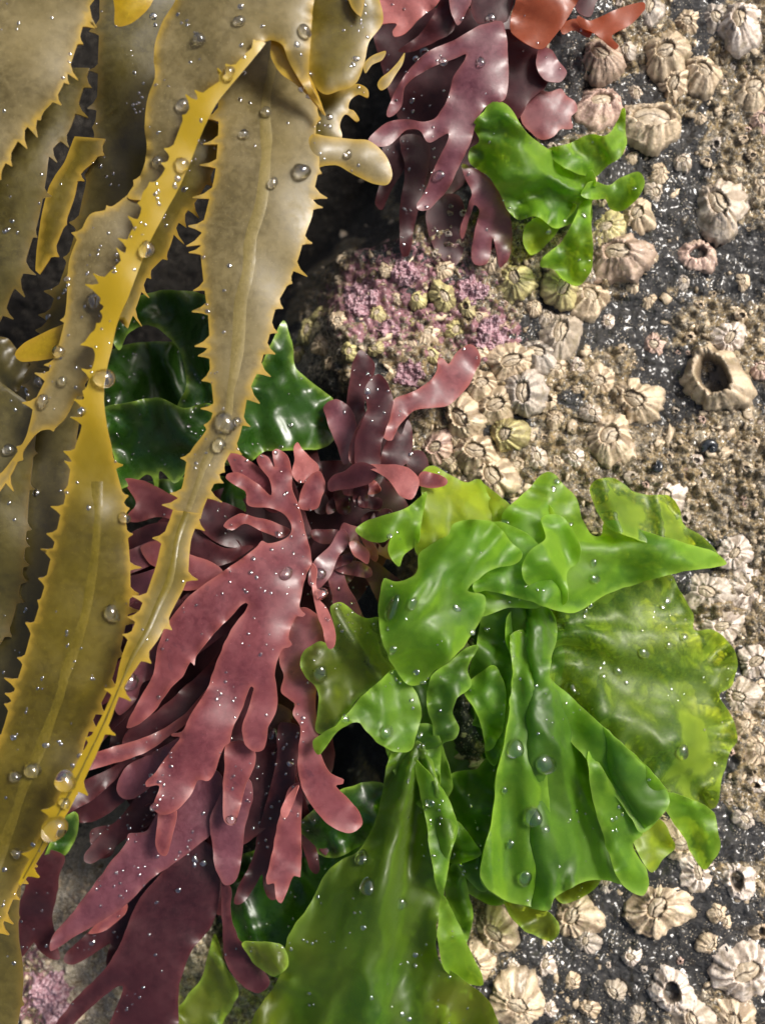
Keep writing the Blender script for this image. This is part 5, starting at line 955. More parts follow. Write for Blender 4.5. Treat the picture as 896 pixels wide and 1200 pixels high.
BARN = [
 (705, 73, 25, 'ribbed tan barnacle beside the purple leaflet of the top red tuft', 'shell_pink', 0, .8),
 (700, 128, 27, 'pinkish ribbed barnacle just right of the ragged red fan', 'shell_pink', 0, .8),
 (781, 66, 27, 'round cream barnacle above the fused pair', 'shell', 0, .75),
 (790, 100, 20, 'left one of the fused pair of barnacles near the top right', 'shell', 0, .8),
 (823, 88, 22, 'right one of the fused pair of barnacles near the top right', 'shell', 0, .8),
 (760, 148, 31, 'large cream barnacle with a wide toothed mouth right above the small sea lettuce', 'shell', 3, .75),
 (805, 26, 15, 'small cream barnacle touching the top edge right of the orange blade', 'shell', 0, .7),
 (866, 34, 27, 'bright ridged barnacle in the top right corner', 'shell_white', 0, .8),
 (838, 22, 17, 'grey barnacle at the top edge next to the corner one', 'shell_grey', 0, .6),
 (760, 10, 18, 'grey barnacle half cut by the top edge beside the orange lobe', 'shell_grey', 0, .6),
 (882, 108, 26, 'cream barnacle cut by the right edge near the top', 'shell', 0, .7),
 (892, 142, 14, 'small purplish barnacle at the right edge under a cream one', 'shell_pink', 0, .6),
 (842, 246, 33, 'large pale fluted barnacle standing alone on dark rock at upper right', 'shell_white', 0, .75),
 (892, 216, 14, 'little pale barnacle at the right edge level with the small sea lettuce', 'shell', 0, .6),
 (766, 225, 13, 'small round barnacle right of the tip of the small sea lettuce', 'shell_white', 0, .7),
 (747, 253, 20, 'cream barnacle under the right lobe of the small sea lettuce', 'shell', 0, .8),
 (709, 268, 22, 'yellowish flat barnacle beside the tongue of the small sea lettuce', 'shell_yellow', 0, .4),
 (725, 301, 32, 'big pinkish cream barnacle right of the tongue of the small sea lettuce', 'shell_pink', 0, .7),
 (817, 299, 20, 'broken reddish brown barnacle below the large fluted one', 'shell_pink', 1, .5),
 (773, 203, 11, 'tiny pale barnacle above the round one by the small sea lettuce', 'shell', 0, .6),
 (605, 329, 20, 'yellowish barnacle left under the small sea lettuce', 'shell_yellow', 0, .7),
 (655, 338, 22, 'olive yellow barnacle directly below the tongue of the small sea lettuce', 'shell_yellow', 0, .7),
 (688, 352, 23, 'tan barnacle at the edge of a black patch below the small sea lettuce', 'shell', 0, .8),
 (655, 396, 27, 'sharply ribbed beige barnacle left of a black patch of rock', 'shell_grey', 0, .85),
 (630, 418, 22, 'grey beige barnacle wedged under the sharply ribbed one', 'shell_grey', 0, .85),
 (597, 424, 25, 'cream barnacle at the top of the crowded column by the red branch', 'shell', 0, .95),
 (564, 452, 18, 'small rounded barnacle touching the tip of the long red branch', 'shell', 0, .9),
 (545, 489, 26, 'tall ribbed barnacle leaning left beside the red branch', 'shell', 0, .95),
 (581, 476, 24, 'barnacle in the middle of the crowded column', 'shell', 0, .95),
 (613, 462, 27, 'large fluted barnacle at the right side of the crowded column', 'shell_grey', 0, .95),
 (596, 508, 21, 'knobbly barnacle at the lower right of the crowded column', 'shell_yellow', 0, .9),
 (514, 524, 19, 'smooth tan barnacle right beside the dark red leaf', 'shell_pink', 0, .9),
 (527, 541, 12, 'little barnacle pressed between the tan one and its larger neighbour', 'shell', 0, .9),
 (558, 532, 27, 'barnacle crowded among others just above the large sea lettuce', 'shell', 0, .9),
 (577, 562, 27, 'frilled barnacle tucked against the top rim of the large sea lettuce', 'shell', 0, .8),
 (610, 424, 14, 'small ribbed barnacle squeezed between two grey beige ones', 'shell_grey', 0, .9),
 (700, 446, 18, 'small cream barnacle with a pointed lid, above two larger ones', 'shell', 0, .7),
 (693, 484, 11, 'tiny white barnacle left of the pair of lidded barnacles', 'shell_white', 0, .8),
 (745, 470, 28, 'upper one of the pair of cream lidded barnacles left of the dark bare rock', 'shell', 0, .8),
 (714, 517, 29, 'lower one of the pair of cream lidded barnacles, its round lid in full view', 'shell', 0, .8),
 (766, 404, 15, 'little pinkish cream barnacle above dark bare rock', 'shell_pink', 0, .7),
 (853, 395, 18, 'pale barnacle perched just above the empty one', 'shell_white', 0, .7),
 (838, 445, 37, 'large empty barnacle with a wide black hole and orange brown rim', 'shell', 2, .75),
 (891, 432, 13, 'orange tan barnacle cut by the right edge beside the empty one', 'shell_pink', 0, .6),
 (780, 583, 21, 'chalk white barnacle showing above the yellowish flap of sea lettuce', 'shell_white', 0, .6),
 (650, 431, 13, 'small knobbly barnacle right of the sharply ribbed one', 'shell', 0, .7),
 (676, 430, 9, 'tiny pale barnacle halfway between the black patch and the pointed lid', 'shell_white', 0, .7),
 (677, 457, 9, 'tiny cream barnacle left under the one with the pointed lid', 'shell', 0, .7),
 (620, 510, 10, 'tiny barnacle right of the knobbly one', 'shell', 0, .7),
 (672, 535, 12, 'one of two little barnacles above the left crest of the large sea lettuce, upper', 'shell_white', 0, .7),
 (654, 541, 10, 'one of two little barnacles above the left crest of the large sea lettuce, lower', 'shell', 0, .7),
 (519, 347, 16, 'yellowish barnacle among the pink crust, upper', 'shell_yellow', 0, .7),
 (501, 392, 14, 'pale barnacle low in the pink crust', 'shell', 0, .7),
 (533, 386, 13, 'pale yellow barnacle between two pink clumps', 'shell_yellow', 0, .7),
 (578, 306, 15, 'tan barnacle under the split ends of the top red tuft', 'shell', 0, .7),
 (597, 338, 15, 'yellow barnacle at the upper right end of the pink crust', 'shell_yellow', 0, .7),
 (363, 388, 16, 'dim yellowish barnacle in the shade beside the central brown frond', 'shell_yellow', 0, .7),
 (380, 404, 14, 'dim cream barnacle below its yellowish neighbour in the shade', 'shell', 0, .7),
 (352, 412, 14, 'dim barnacle at the lip of the dark green lettuce', 'shell_yellow', 0, .7),
 (380, 560, 13, 'yellowish barnacle glimpsed behind the amber leaf', 'shell_yellow', 0, .7),
 (827, 694, 27, 'flat barnacle with a large oval lid, right under the arm of sea lettuce', 'shell_grey', 0, .4),
 (875, 689, 25, 'flat barnacle with an oval lid at the right edge beside its twin', 'shell_white', 0, .4),
 (860, 648, 19, 'white crumbly barnacle above the two with oval lids', 'shell_white', 0, .5),
 (845, 735, 22, 'pinkish white barnacle peeping out at the right of the thin sheet', 'shell_white', 0, .5),
 (885, 774, 20, 'bright barnacle at the right edge beyond the thin sheet', 'shell_white', 0, .6),
 (866, 816, 22, 'white ragged barnacle in the notch of the thin sheet', 'shell_white', 0, .5),
 (886, 806, 10, 'tiny tan barnacle at the right edge by the notch', 'shell', 0, .6),
 (888, 880, 18, 'cream barnacle cut by the right edge below the thin sheet', 'shell', 0, .6),
 (798, 984, 27, 'fluted barnacle half covered by the two hanging tongues', 'shell', 0, .6),
 (815, 1020, 22, 'bright ragged barnacle below the lower right tongue', 'shell_white', 0, .5),
 (770, 1062, 35, 'large sunburst barnacle with a split oval lid, below the big fan', 'shell', 0, .45),
 (672, 1072, 29, 'barnacle with a dark round lid under the bottom hem of the fan', 'shell', 0, .5),
 (864, 1031, 20, 'small pink white barnacle with a black hole at the lower right', 'shell_white', 1, .55),
 (869, 1135, 36, 'big white ridged barnacle at the right edge near the bottom', 'shell_white', 0, .6),
 (787, 1161, 24, 'white barnacle with a dark hole near the bottom edge', 'shell_white', 1, .55),
 (810, 1196, 24, 'pale barnacle cut by the bottom edge, left of the corner', 'shell_white', 0, .55),
 (856, 1196, 30, 'creamy barnacle cut by the bottom edge in the right corner', 'shell', 0, .55),
 (604, 1172, 33, 'large barnacle at the bottom edge beside the olive sheet', 'shell', 0, .5),
 (582, 1090, 24, 'golden cream barnacle just below the left hem of the fan', 'shell', 0, .7),
 (557, 1128, 22, 'barnacle hugging the pale folded edge of the olive sheet', 'shell', 0, .7),
 (643, 1181, 10, 'smooth oval white barnacle near the bottom edge', 'shell_white', 0, .7),
 (687, 1102, 15, 'brownish barnacle under the one with the dark round lid', 'shell_grey', 0, .5),
 (710, 1033, 12, 'small grey barnacle at the hem between the fan lobes', 'shell_grey', 0, .6),
 (757, 1084, 11, 'little dark-mouthed barnacle at the foot of the sunburst one', 'shell_grey', 1, .6),
 (800, 760, 22, 'barnacle lying under the thin yellowish sheet, upper', 'shell_white', 0, .5),
 (790, 820, 24, 'barnacle lying under the thin yellowish sheet, middle', 'shell_white', 0, .5),
 (820, 850, 24, 'barnacle lying under the thin yellowish sheet, lower right', 'shell_white', 0, .5),
 (700, 745, 24, 'barnacle lying under the thin yellowish sheet, close to the arm', 'shell_white', 0, .5),
 (745, 720, 22, 'barnacle lying under the thin yellowish sheet, below the arm', 'shell_white', 0, .5),
 (510, 1195, 26, 'barnacle showing yellow through the olive sheet at the bottom', 'shell_white', 0, .6),
]
EXTRA = [(400, 330, 9), (442, 368, 11), (452, 318, 9), (490, 352, 12), (520, 316, 12), (547, 360, 12), (562, 372, 10), (505, 415, 13), (482, 402, 9), (440, 408, 10), (396, 376, 12), (376, 368, 11), (540, 300, 11), (486, 378, 8), (465, 350, 8), (410, 412, 11), (388, 425, 10), (668, 300, 13), (690, 322, 11), (742, 335, 12), (760, 352, 10), (712, 378, 10), (640, 372, 12), (625, 360, 11), (560, 415, 14), (575, 440, 12), (530, 455, 13), (640, 470, 14), (650, 492, 12), (628, 535, 14), (640, 560, 12), (604, 545, 13), (536, 512, 14), (560, 505, 12), (800, 330, 10), (760, 300, 12), (735, 215, 11), (800, 190, 12), (840, 170, 11), (820, 140, 10), (860, 200, 9), (745, 110, 11), (735, 60, 12), (740, 185, 10), (870, 330, 10), (800, 640, 13), (850, 600, 11), (835, 770, 13), (872, 850, 14), (885, 920, 12), (870, 960, 13), (840, 1070, 12), (830, 1105, 14), (740, 1120, 13), (720, 1160, 15), (690, 1180, 14), (670, 1150, 11), (640, 1130, 14), (745, 1190, 12), (850, 1080, 10), (890, 1090, 14), (600, 1130, 12), (625, 1150, 13)]
for i, (x, y, R) in enumerate(EXTRA):
    t = barnacle(x, y, R, 'mid-sized cream barnacle crammed in between larger ones or shell grit', ['shell', 'shell_white', 'shell_grey', 'shell_pink'][i % 4] if i % 4 != 3 and i > 16 else ('shell_yellow' if i < 17 and i % 2 else 'shell'), i % 11 == 5, .75, .42, seed=300 + i)
    t['group'] = 'mid-sized barnacles filling the gaps'
for i, (x, y, R, lab, m_, op, tall) in enumerate(BARN):
    barnacle(x, y, R * 1.12, lab, m_, op in (1, 2), tall, .6 if op == 2 else .58 if op == 3 else ((.5 if tall < .7 else .54) if op else (.34 if tall < .6 else .40)), seed=i + 1)

# juvenile barnacles: one small mesh in five shapes, copied
SPAT_G = 'young barnacles dotted over the open rock'
protos = []
for k in range(5):
    me, rim, el = barnacle_mesh(10, 6.0, .5, 900 + k, k % 2 == 0, 10, .2, 26)
    me.name = 'young_barnacle'; me.materials.append(MAT[['shell', 'shell_white', 'shell_grey', 'shell', 'shell_pink'][k]])
    protos.append(me)
cnt = 0; tries = 0
while cnt < 170 and tries < 9000:
    tries += 1
    x, y = random.uniform(500, 930), random.uniform(-20, 1220)
    if x < 560 and y > 420: continue
    if 420 < x < 850 and 600 < y < 1040 and random.random() < .9: continue
    tx, ty, h = on_rock(x, y)
    R = random.choice([3.4, 4, 4.5, 5, 6, 7, 8.5])
    if any((tx - a) ** 2 + (ty - b) ** 2 < (c * .85 + R) ** 2 for a, b, c in TAKEN): continue
    if float(GC[np.searchsorted(AY, ty) - 1, np.searchsorted(AX, tx) - 1]) < random.uniform(0, .6): continue
    TAKEN.append((tx, ty, R))
    o = link('young_barnacle', protos[cnt % 5], None, None, ((tx - CX) * S, -(ty - CY) * S, (h - .5) * S))
    o.scale = (R / 10,) * 3
    o.rotation_euler = (random.uniform(-.3, .3), random.uniform(-.3, .3), random.uniform(0, 6.28))
    tag(o, 'tiny young barnacle among the shell grit on the open rock', 'barnacle', SPAT_G)
    cnt += 1

# ------------------------------------------------------------------ shell grit
def build_grit():
    phi = (1 + 5 ** .5) / 2
    iv = np.array([(-1, phi, 0), (1, phi, 0), (-1, -phi, 0), (1, -phi, 0), (0, -1, phi), (0, 1, phi), (0, -1, -phi), (0, 1, -phi), (phi, 0, -1), (phi, 0, 1), (-phi, 0, -1), (-phi, 0, 1)], float)
    iv /= np.linalg.norm(iv[0])
    fv = [(0, 11, 5), (0, 5, 1), (0, 1, 7), (0, 7, 10), (0, 10, 11), (1, 5, 9), (5, 11, 4), (11, 10, 2), (10, 7, 6), (7, 1, 8), (3, 9, 4), (3, 4, 2), (3, 2, 6), (3, 6, 8), (3, 8, 9), (4, 9, 5), (2, 4, 11), (6, 2, 10), (8, 6, 7), (9, 8, 1)]
    V = list(map(tuple, iv)); F = []; cache = {}
    def mid(a, b):
        k = (min(a, b), max(a, b))
        if k not in cache:
            m = np.array(V[a]) + np.array(V[b]); V.append(tuple(m / np.linalg.norm(m))); cache[k] = len(V) - 1
        return cache[k]
    for a, b, c in fv:
        x, y, z = mid(a, b), mid(b, c), mid(c, a); F += [(a, x, z), (b, y, x), (c, z, y), (x, y, z)]
    V = np.array(V); F = np.array(F)
    N = 15000
    px = RNG.uniform(330, 960, N * 3); py = RNG.uniform(-60, 1260, N * 3)
    lx = RNG.uniform(-20, 330, N // 2); ly = RNG.uniform(930, 1260, N // 2)
    px = np.concatenate([px, lx]); py = np.concatenate([py, ly])
    ii = np.clip(np.searchsorted(AX, px) - 1, 0, len(AX) - 2); jj = np.clip(np.searchsorted(AY, py) - 1, 0, len(AY) - 2)
    dens = 0.12 + 0.95 * GC[jj, ii] + .35 * GPL[jj, ii] + .25 * GP[jj, ii]
    dens *= 1 - .8 * ((px < 440) & (py > 220) & (py < 440))
    dens *= sstep(-170, -40, px - recess_edge(py)) + .7 * sstep(960, 1060, py) * (px < 480)
    dens *= .22 + 1.15 * sstep(-.12, .32, fbm(px / 34, py / 34, 88, 3))
    keep = RNG.uniform(0, 1, len(px)) < dens * .23
    px, py, ii, jj = px[keep], py[keep], ii[keep], jj[keep]
    n = len(px)
    r = 1.2 + 6.2 * RNG.beta(.8, 2.6, n)
    ta = np.array([(a, b, c) for a, b, c in TAKEN])
    near = (((px[:, None] - ta[None, :, 0]) ** 2 + (py[:, None] - ta[None, :, 1]) ** 2) ** .5 - ta[None, :, 2] * .92 < r[:, None]).any(1)
    px, py, ii, jj, r = px[~near], py[~near], ii[~near], jj[~near], r[~near]
    n = len(px)
    tone = np.clip(RNG.beta(1.3, 1.2, n), 0, 1)
    sc = np.stack([r * RNG.uniform(.7, 1.9, n), r * RNG.uniform(.5, 1.2, n), r * RNG.uniform(.3, .8, n)], -1)
    a = RNG.uniform(0, 6.28, n); ca, sa = np.cos(a), np.sin(a)
    VV = V[None] * (1 + RNG.normal(0, .24, (n, len(V), 1)))
    VV = VV * sc[:, None, :]
    X = VV[..., 0] * ca[:, None] - VV[..., 1] * sa[:, None]; Y = VV[..., 0] * sa[:, None] + VV[..., 1] * ca[:, None]
    Z = VV[..., 2] + (GH[jj, ii] - r * .12)[:, None]
    X = (X + px[:, None] - CX) * S; Y = -(Y + py[:, None] - CY) * S
    W = np.stack([X, Y, Z * S], -1).reshape(-1, 3)
    FF = (F[None, :, ::-1] + (np.arange(n) * len(V))[:, None, None]).reshape(-1, 3)
    me = mesh_from('shell_grit', W, FF, {'tone': np.repeat(tone, len(V))}, smooth=False)
    o = link('shell_grit', me, MAT['grit'])
    tag(o, 'cream and tan shell grit crusting the dark rock between the barnacles', 'grit', kind='stuff')
build_grit()

# pink coralline crust knobs
def build_coralline():
    T = NT('coralline_crust')
    nf = T.noise(1100, 5, .65); tone = T.attr('tone')
    c = T.mix(T.ramp(nf, .35, .68), T.mix(tone, (0.13, 0.048, 0.060), (0.27, 0.125, 0.155)), (0.45, 0.31, 0.34))
    mat = T.done(T.bsdf(c, .45, .5, T.bump(nf, .0006, .8), .2, .2))
    patches = [(420, 348, 22, 'dusty pink coralline crust in the shade right of the central brown frond'), (474, 318, 15, 'pink coralline crust under the hanging dark red blades'),
               (456, 388, 12, 'pink coralline crust above the upright red blade'), (553, 338, 16, 'lilac coralline crust below the split ends of the top red tuft'),
               (577, 392, 20, 'bright lilac coralline crust touching the tip of the long red branch'), (478, 440, 16, 'pale lilac coralline crust behind the red branches'), (60, 1168, 28, 'lilac coralline crust in the bottom left corner')]
    for q, (x, y, R, lab) in enumerate(patches):
        tx, ty, h0 = on_rock(x, y)
        n = 70; ax = np.linspace(-1.25, 1.25, n)
        gx, gy = np.meshgrid(ax, ax)
        rad = np.hypot(gx, gy) + .62 * fbm(gx * 2.2 + q * 9, gy * 2.2, 200 + q, 4, .6)
        X, Y = tx + gx * R, ty + gy * R
        ii = np.clip(np.searchsorted(AX, X) - 1, 0, len(AX) - 2); jj = np.clip(np.searchsorted(AY, Y) - 1, 0, len(AY) - 2)
        w1, c1 = worley(X / 7.5, Y / 7.5, 31 + q); w2, c2 = worley(X / 3.6, Y / 3.6, 47 + q)
        dome = np.clip(1 - rad ** 3, -.6, 1)
        z = GH[jj, ii] + 1.5 + dome * R * .06 + (dome > -.3) * ((.8 - np.clip(w1, 0, .8)) * (2 + 5 * c1) + (.7 - np.clip(w2, 0, .7)) * 3)
        z = np.where(dome < .15, z - 9 * (.15 - dome), z)
        Vv = np.stack([(X - tx) * S, -(Y - ty) * S, (z - h0) * S], -1).reshape(-1, 3)
        idx = np.arange(n * n).reshape(n, n)
        f = np.stack([idx[:-1, :-1], idx[1:, :-1], idx[1:, 1:], idx[:-1, 1:]], -1)
        ok = (rad < 1.12)[:-1, :-1]
        f = f[ok]
        us = np.unique(f); mp = np.full(n * n, -1); mp[us] = np.arange(len(us))
        me = mesh_from('coralline_crust', Vv[us], mp[f], {'tone': c1.ravel()[us]})
        o = link('coralline_crust', me, mat, None, ((tx - CX) * S, -(ty - CY) * S, h0 * S))
        tag(o, lab, 'algal crust', 'pink coralline crusts on the rock')
build_coralline()

# ------------------------------------------------------------------ snails
def snail(x, y, R, label):
    tx, ty, h = on_rock(x, y)
    V, F = [], []
    nt, nc = 64, 14
    for i in range(nt + 1):
        th = i / nt * 2 * math.pi * 2.4
        g = math.exp(0.17 * (th - 2 * math.pi * 2.4))
        tr = R * .52 * g; cr = R * .50 * g
        cz = R * .95 * (1 - g) + R * .1
        for j in range(nc):
            a = j / nc * 2 * math.pi
            rr = cr + tr * math.cos(a)
            V.append((rr * math.cos(th), rr * math.sin(th), cz + tr * math.sin(a) * .95 - R * .1))
    for i in range(nt):
        for j in range(nc):
            a, b = i * nc + j, i * nc + (j + 1) % nc
            F.append((a, b, b + nc, a + nc))
    F.append(tuple(range(nc))); F.append(tuple(nt * nc + j for j in reversed(range(nc))))
    me = mesh_from('snail', np.array(V) * S, F)
    o = link('sea_snail', me, MAT['snail'], None, ((tx - CX) * S, -(ty - CY) * S, (h + R * .5) * S))
    o.rotation_euler = (.35, -.3, random.uniform(0, 6))
    tag(o, label, 'sea snail', 'black sea snails on the ochre crust')
snail(829, 523, 14, 'round glossy black sea snail on the ochre crust below the empty barnacle')
snail(768, 549, 10, 'smaller dark sea snail in the ochre crust above the yellowish flap')

# ------------------------------------------------------------------ water droplets
allV, allF, owner, off = [], [], [], 0
for o, p, V, faces in SHEETS:
    allV += [tuple(v) for v in V.tolist()]
    for f in faces:
        allF.append(tuple(i + off for i in f)); owner.append((o, p))
    off += len(V)
BV = BVHTree.FromPolygons(allV, allF)
CAM = Vector((0, 0, D * S))
def hit(x, y):
    d = PV(x, y, 0) - CAM
    loc, nrm, idx, dist = BV.ray_cast(CAM, d.normalized())
    if loc is None: return None
    if nrm.dot(d) > 0: nrm = -nrm
    return loc, nrm, owner[idx]

def drop_mesh(seed, n=20, m=12, wob=0.06):
    rg = random.Random(seed)
    p1, p2 = rg.uniform(0, 6), rg.uniform(0, 6)
    V, F = [(0, 0, 1)], []
    for j in range(1, m):
        a = j / m * math.pi
        for i in range(n):
            t = i / n * 2 * math.pi
            r = math.sin(a) * (1 + wob * math.sin(2 * t + p1) + wob * .6 * math.sin(3 * t + p2))
            V.append((r * math.cos(t), r * math.sin(t), math.cos(a)))
    V.append((0, 0, -1)); L = len(V) - 1
    for i in range(n): F.append((0, 1 + i, 1 + (i + 1) % n))
    for j in range(m - 2):
        for i in range(n):
            a, b = 1 + j * n + i, 1 + j * n + (i + 1) % n
            F.append((a, a + n, b + n, b))
    for i in range(n): F.append((L, 1 + (m - 2) * n + (i + 1) % n, 1 + (m - 2) * n + i))
    return mesh_from('water_droplet', np.array(V), F)
DM = [drop_mesh(k, 18, 10, .05 + .05 * (k % 3)) for k in range(5)]
DMB = [drop_mesh(20 + k, 36, 20, .05 + .04 * (k % 3)) for k in range(4)]
for m_ in DM: m_.materials.append(MAT['bead'])
for m_ in DMB: m_.materials.append(MAT['water'])
DROPS = []
def droplet(x, y, r, label, group, big=False, flat=.62, stretch=1.0, ang=0.0, sink=.25):
    hh = hit(x, y)
    if hh is None: return None
    loc, nrm, (o, p) = hh
    if abs(nrm.z) < .25 and not big: return None
    o2 = link('water_droplet', (DMB if big else DM)[len(DROPS) % (4 if big else 5)], None)
    k = (D - loc.z / S) / D
    R = r * S * k
    q = nrm.to_track_quat('Z', 'Y')
    o2.rotation_euler = (q @ Matrix.Rotation(ang, 3, 'Z').to_quaternion()).to_euler()
    o2.scale = (R, R * stretch, R * flat)
    o2.location = loc + nrm * (R * flat * (1 - 2 * sink) + .4 * S)
    tag(o2, label, 'water droplet', group)
    DROPS.append((x, y, r))
    return o2

BIGD = [
 (123, 444, 12, 'largest bead of water clinging to the right edge of the golden frond'), (172, 292, 9, 'bead on the right edge of the golden twisted stretch, high up'),
 (112, 353, 10, 'bead at the left edge of the golden twisted stretch where the grey branch shows'), (125, 470, 8, 'bead directly below the largest one on the golden frond'),
 (215, 125, 8, 'bead on the beige forked blade touching the yellow edge'), (236, 47, 7, 'bead near the top of the beige forked blade, left'),
 (269, 87, 8, 'bead riding on the yellow sinus edge of the forked frond'), (281, 26, 6, 'bead on the beige forked blade just under the top edge'),
 (188, 190, 7, 'bead on the left side of the yellow edge, half way up'), (213, 194, 8, 'bead on the right side of the yellow edge opposite another'),
 (353, 203, 10, 'large sparkling drop on the central frond beside its side lobe'), (320, 216, 6, 'oval drop left of the large sparkling one on the central frond'),
 (286, 160, 6, 'drop on the left part of the central frond near the fold'), (313, 133, 6, 'drop in the shade under the fold of the central frond'),
 (408, 182, 5, 'drop in the middle of the pale side lobe'), (355, 37, 7, 'bright drop at the right margin of the forked blade'), (364, 88, 5, 'small drop on the tip of the forked blade'),
 (71, 412, 7, 'bead on the grey branch beside the short yellow tip'), (47, 448, 7, 'bead at the left margin of the grey branch'), (52, 470, 7, 'bead lower down the grey branch near its margin'),
 (75, 446, 6, 'drop in the middle of the grey branch'), (12, 528, 7, 'bead at the end of the grey branch by the left edge'), (98, 481, 5, 'small bead on the left edge of the golden frond below the twist'),
 (265, 495, 11, 'large drop at the waist of the central frond'), (278, 494, 6, 'narrow drop next to the large one at the waist'), (257, 521, 8, 'drop below the waist of the central frond'),
 (145, 606, 7, 'bead at the right margin of the broad olive blade'), (132, 717, 9, 'large round bead low on the broad olive blade'),
 (152, 798, 11, 'long glassy drop on the narrow yellow stretch over the red blades'), (80, 914, 12, 'large bead strung on the yellow tip, upper'), (78, 940, 7, 'small bead strung on the yellow tip between two large ones'), (68, 967, 14, 'largest clear bead hanging on the yellow tip'),
 (41, 901, 10, 'large bead on the broad olive blade near its end'), (20, 909, 7, 'bead left of the large one near the end of the olive blade'), (22, 999, 7, 'bead at the bottom end of the olive blade'),
 (335, 673, 7, 'round drop high on the big pink blade'), (375, 672, 7, 'upper bead on the narrow coral finger'), (377, 697, 7, 'lower bead on the narrow coral finger'),
 (320, 860, 7, 'bead beside the end of the short pink finger'), (182, 945, 5, 'drop at the end of the longest pink finger'), (271, 960, 6, 'drop at the tip of the brownish red finger'),
 (482, 706, 7, 'small round drop beside the large flat one on the bright sheet'), (460, 760, 6, 'drop at the left rim of the bright sheet'),
 (375, 788, 9, 'oval drop on the brownish olive sheet'), (451, 858, 9, 'round drop on the small folded flap'), (404, 842, 5, 'bead at the corner of the small folded flap'),
 (604, 878, 11, 'round green drop high on the big fan'), (637, 894, 12, 'wide green drop right of the round one on the big fan'), (590, 925, 5, 'small drop at the left rim of the big fan'),
 (625, 957, 12, 'tall sparkling drop in the middle of the big fan'), (597, 988, 6, 'small round drop low on the big fan'), (614, 1027, 9, 'large drop at the hem of the big fan'), (638, 972, 5, 'narrow drop beside the tall sparkling one'),
 (669, 808, 8, 'sparkling drop at the crest of the big fan'), (797, 880, 9, 'ringed drop on the thin yellowish sheet, far right'), (753, 765, 6, 'drop on the thin sheet, left one of three in a row'), (782, 756, 5, 'drop on the thin sheet, middle one of three in a row'), (800, 747, 4.5, 'drop on the thin sheet, right one of three in a row'),
 (706, 793, 4.5, 'left of a pair of little drops on the thin sheet'), (723, 786, 4.5, 'right of a pair of little drops on the thin sheet'),
 (426, 1007, 10, 'upper of three round drops on the olive sheet'), (433, 1040, 10, 'middle of three round drops on the olive sheet'), (469, 1058, 8, 'dimmer lower right one of three round drops on the olive sheet'),
 (530, 1000, 6, 'bright drop in the crease right of the olive sheet'), (505, 940, 6, 'bright drop near the top of the olive sheet'),
 (592, 613, 6, 'sparkling drop where the arm meets the bright sheet'), (694, 659, 5, 'upper bright drop on the arm of sea lettuce'), (695, 678, 6, 'lower bright drop on the arm of sea lettuce'),
 (497, 62, 6, 'bright drop on the mauve blade left of the fork'), (519, 73, 5, 'drop on the mauve blade above the dark gap'), (563, 74, 6, 'shining drop in the middle of the mauve blade'), (514, 206, 6, 'drop near the end of the mauve blade'), (575, 22, 6, 'bead at the top of the mauve blade'),
]
BDG = 'large water droplets on the seaweed'
for i, (x, y, r_, lab) in enumerate(BIGD):
    hb = hit(x, y)
    onw = hb is not None and hb[2][1].name.startswith('wrack')
    droplet(x, y, r_, lab, BDG, True, .95 if onw else .66, [1, 1.15, .95, 1.25][i % 4] if r_ < 11 or i % 3 else 1.05, ang=random.uniform(-.3, .3), sink=.12 if onw else .25)
# the flat puddle on the bright sheet
droplet(461, 713, 17, 'large flat puddle-like drop on the bright sheet of sea lettuce', BDG, True, .3, .75, -.45, .3)

KINDS = {}
def where(p):
    lab = p['label']
    return lab
SHORT = {}
def small_label(p):
    n = p.name
    if n.startswith('wrack'): return 'tiny clear droplet sprinkled on a brown wrack frond', 'tiny droplets on the brown wrack'
    if n.startswith('red'): return 'tiny clear droplet sprinkled on red seaweed', 'tiny droplets on the red seaweed'
    return 'tiny clear droplet sprinkled on green sea lettuce', 'tiny droplets on the sea lettuce'
made = 0; tries = 0
while made < 226 and tries < 6000:
    tries += 1
    x, y = random.uniform(4, 860), random.uniform(4, 1196)
    if x > 560 and random.random() < .35: continue
    hh = hit(x, y)
    if hh is None: continue
    loc, nrm, (o, p) = hh
    r_ = random.choice([1.7, 2, 2.2, 2.6, 3, 3.6, 4.2])
    if any((x - a) ** 2 + (y - b) ** 2 < (r_ + c + 2) ** 2 for a, b, c in DROPS): continue
    lab, grp = small_label(p)
    k = random.choice([1, 1, 2, 3])
    for q in range(k):
        dx, dy = (0, 0) if q == 0 else (random.uniform(-9, 9), random.uniform(5, 14))
        if droplet(x + dx, y + dy, r_ * (1 if q == 0 else random.uniform(.5, .9)), lab, grp, False, .5, random.uniform(.9, 1.35)): made += 1

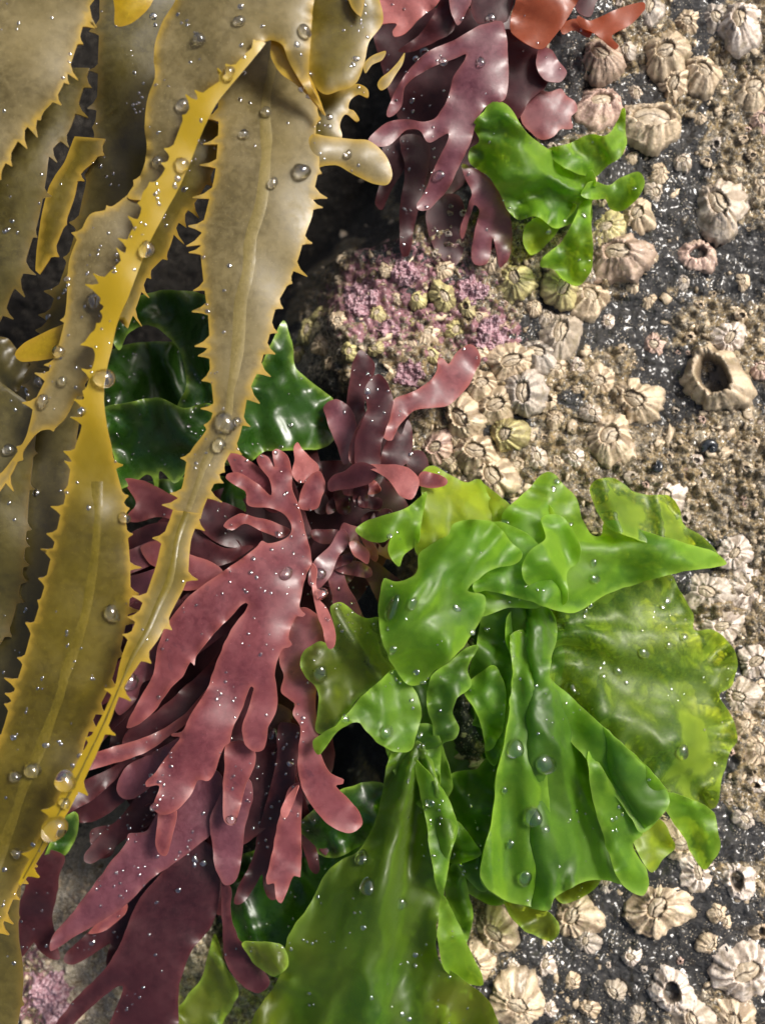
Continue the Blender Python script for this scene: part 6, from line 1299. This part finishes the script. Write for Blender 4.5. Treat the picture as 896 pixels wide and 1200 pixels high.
# finer mist of beads, too many and too small to count
def build_mist():
    V, F = [], []
    dv = np.array([v.co for v in DM[0].vertices]); df = [tuple(p.vertices) for p in DM[0].polygons]
    n = 0; tr = 0
    while n < 800 and tr < 9000:
        tr += 1
        x, y = random.uniform(0, 860), random.uniform(0, 1200)
        if x > 520 and random.random() < .6: continue
        # beads gather in loose clusters
        if vnoise(np.array(x / 38.0), np.array(y / 38.0), 512) < random.uniform(-.1, .6): continue
        hh = hit(x, y)
        if hh is None: continue
        loc, nrm, _ = hh
        if nrm.z < .3: continue
        R = random.choice([.9, 1.1, 1.3, 1.6, 1.9]) * S
        rot = nrm.to_track_quat('Z', 'Y').to_matrix()
        M = np.array(rot) @ np.diag([R, R * random.uniform(.9, 1.4), R * .55])
        V.append(dv @ M.T + np.array(loc + nrm * R * .2 + nrm * .3 * S))
        F += [tuple(i + n * len(dv) for i in f) for f in df]
        n += 1
    me = mesh_from('fine_droplets', np.concatenate(V), F)
    o = link('fine_droplets', me, MAT['bead'])
    tag(o, 'fine spray of pinhead water beads over all the seaweed', 'water droplets', kind='stuff')
build_mist()

# ------------------------------------------------------------------ light, camera
el, az = math.radians(52), math.radians(34)
Ld = Vector((math.cos(el) * math.cos(az), math.cos(el) * math.sin(az), math.sin(el)))
sun = bpy.data.lights.new('sun', 'SUN'); sun.energy = 2.7; sun.angle = math.radians(17); sun.color = (1, .96, .90)
so = bpy.data.objects.new('sun', sun); COL.objects.link(so); so.rotation_euler = Ld.to_track_quat('Z', 'Y').to_euler(); so.location = Ld * 2
wd = bpy.data.worlds.new('World'); SC.world = wd; wd.use_nodes = True
nt = wd.node_tree; bg = nt.nodes['Background']
sky = nt.nodes.new('ShaderNodeTexSky'); sky.sky_type = 'NISHITA'; sky.sun_disc = False
sky.sun_elevation = el; sky.sun_rotation = math.atan2(Ld.x, Ld.y)
sky.air_density = 1.0; sky.dust_density = 6.0; sky.ozone_density = 0.5
nt.links.new(sky.outputs[0], bg.inputs[0]); bg.inputs[1].default_value = 0.055

cam = bpy.data.cameras.new('camera'); co = bpy.data.objects.new('camera', cam); COL.objects.link(co)
co.location = (0, 0, D * S)
cam.sensor_fit = 'VERTICAL'; cam.sensor_height = 36; cam.sensor_width = 27
cam.lens = 36 * D / 1200.0
cam.clip_start = 0.005; cam.clip_end = 100
cam.dof.use_dof = True; cam.dof.focus_distance = (D - 130) * S; cam.dof.aperture_fstop = 13
SC.camera = co
SC.view_settings.view_transform = 'Standard'; SC.view_settings.look = 'None'; SC.view_settings.gamma = 1; SC.view_settings.exposure = 1.2
SC.view_settings.use_curve_mapping = False
cy = SC.cycles
cy.use_denoising = True
cy.max_bounces = 12; cy.diffuse_bounces = 4; cy.glossy_bounces = 4; cy.transmission_bounces = 10; cy.transparent_max_bounces = 24
cy.sample_clamp_indirect = 6; cy.blur_glossy = 0.3
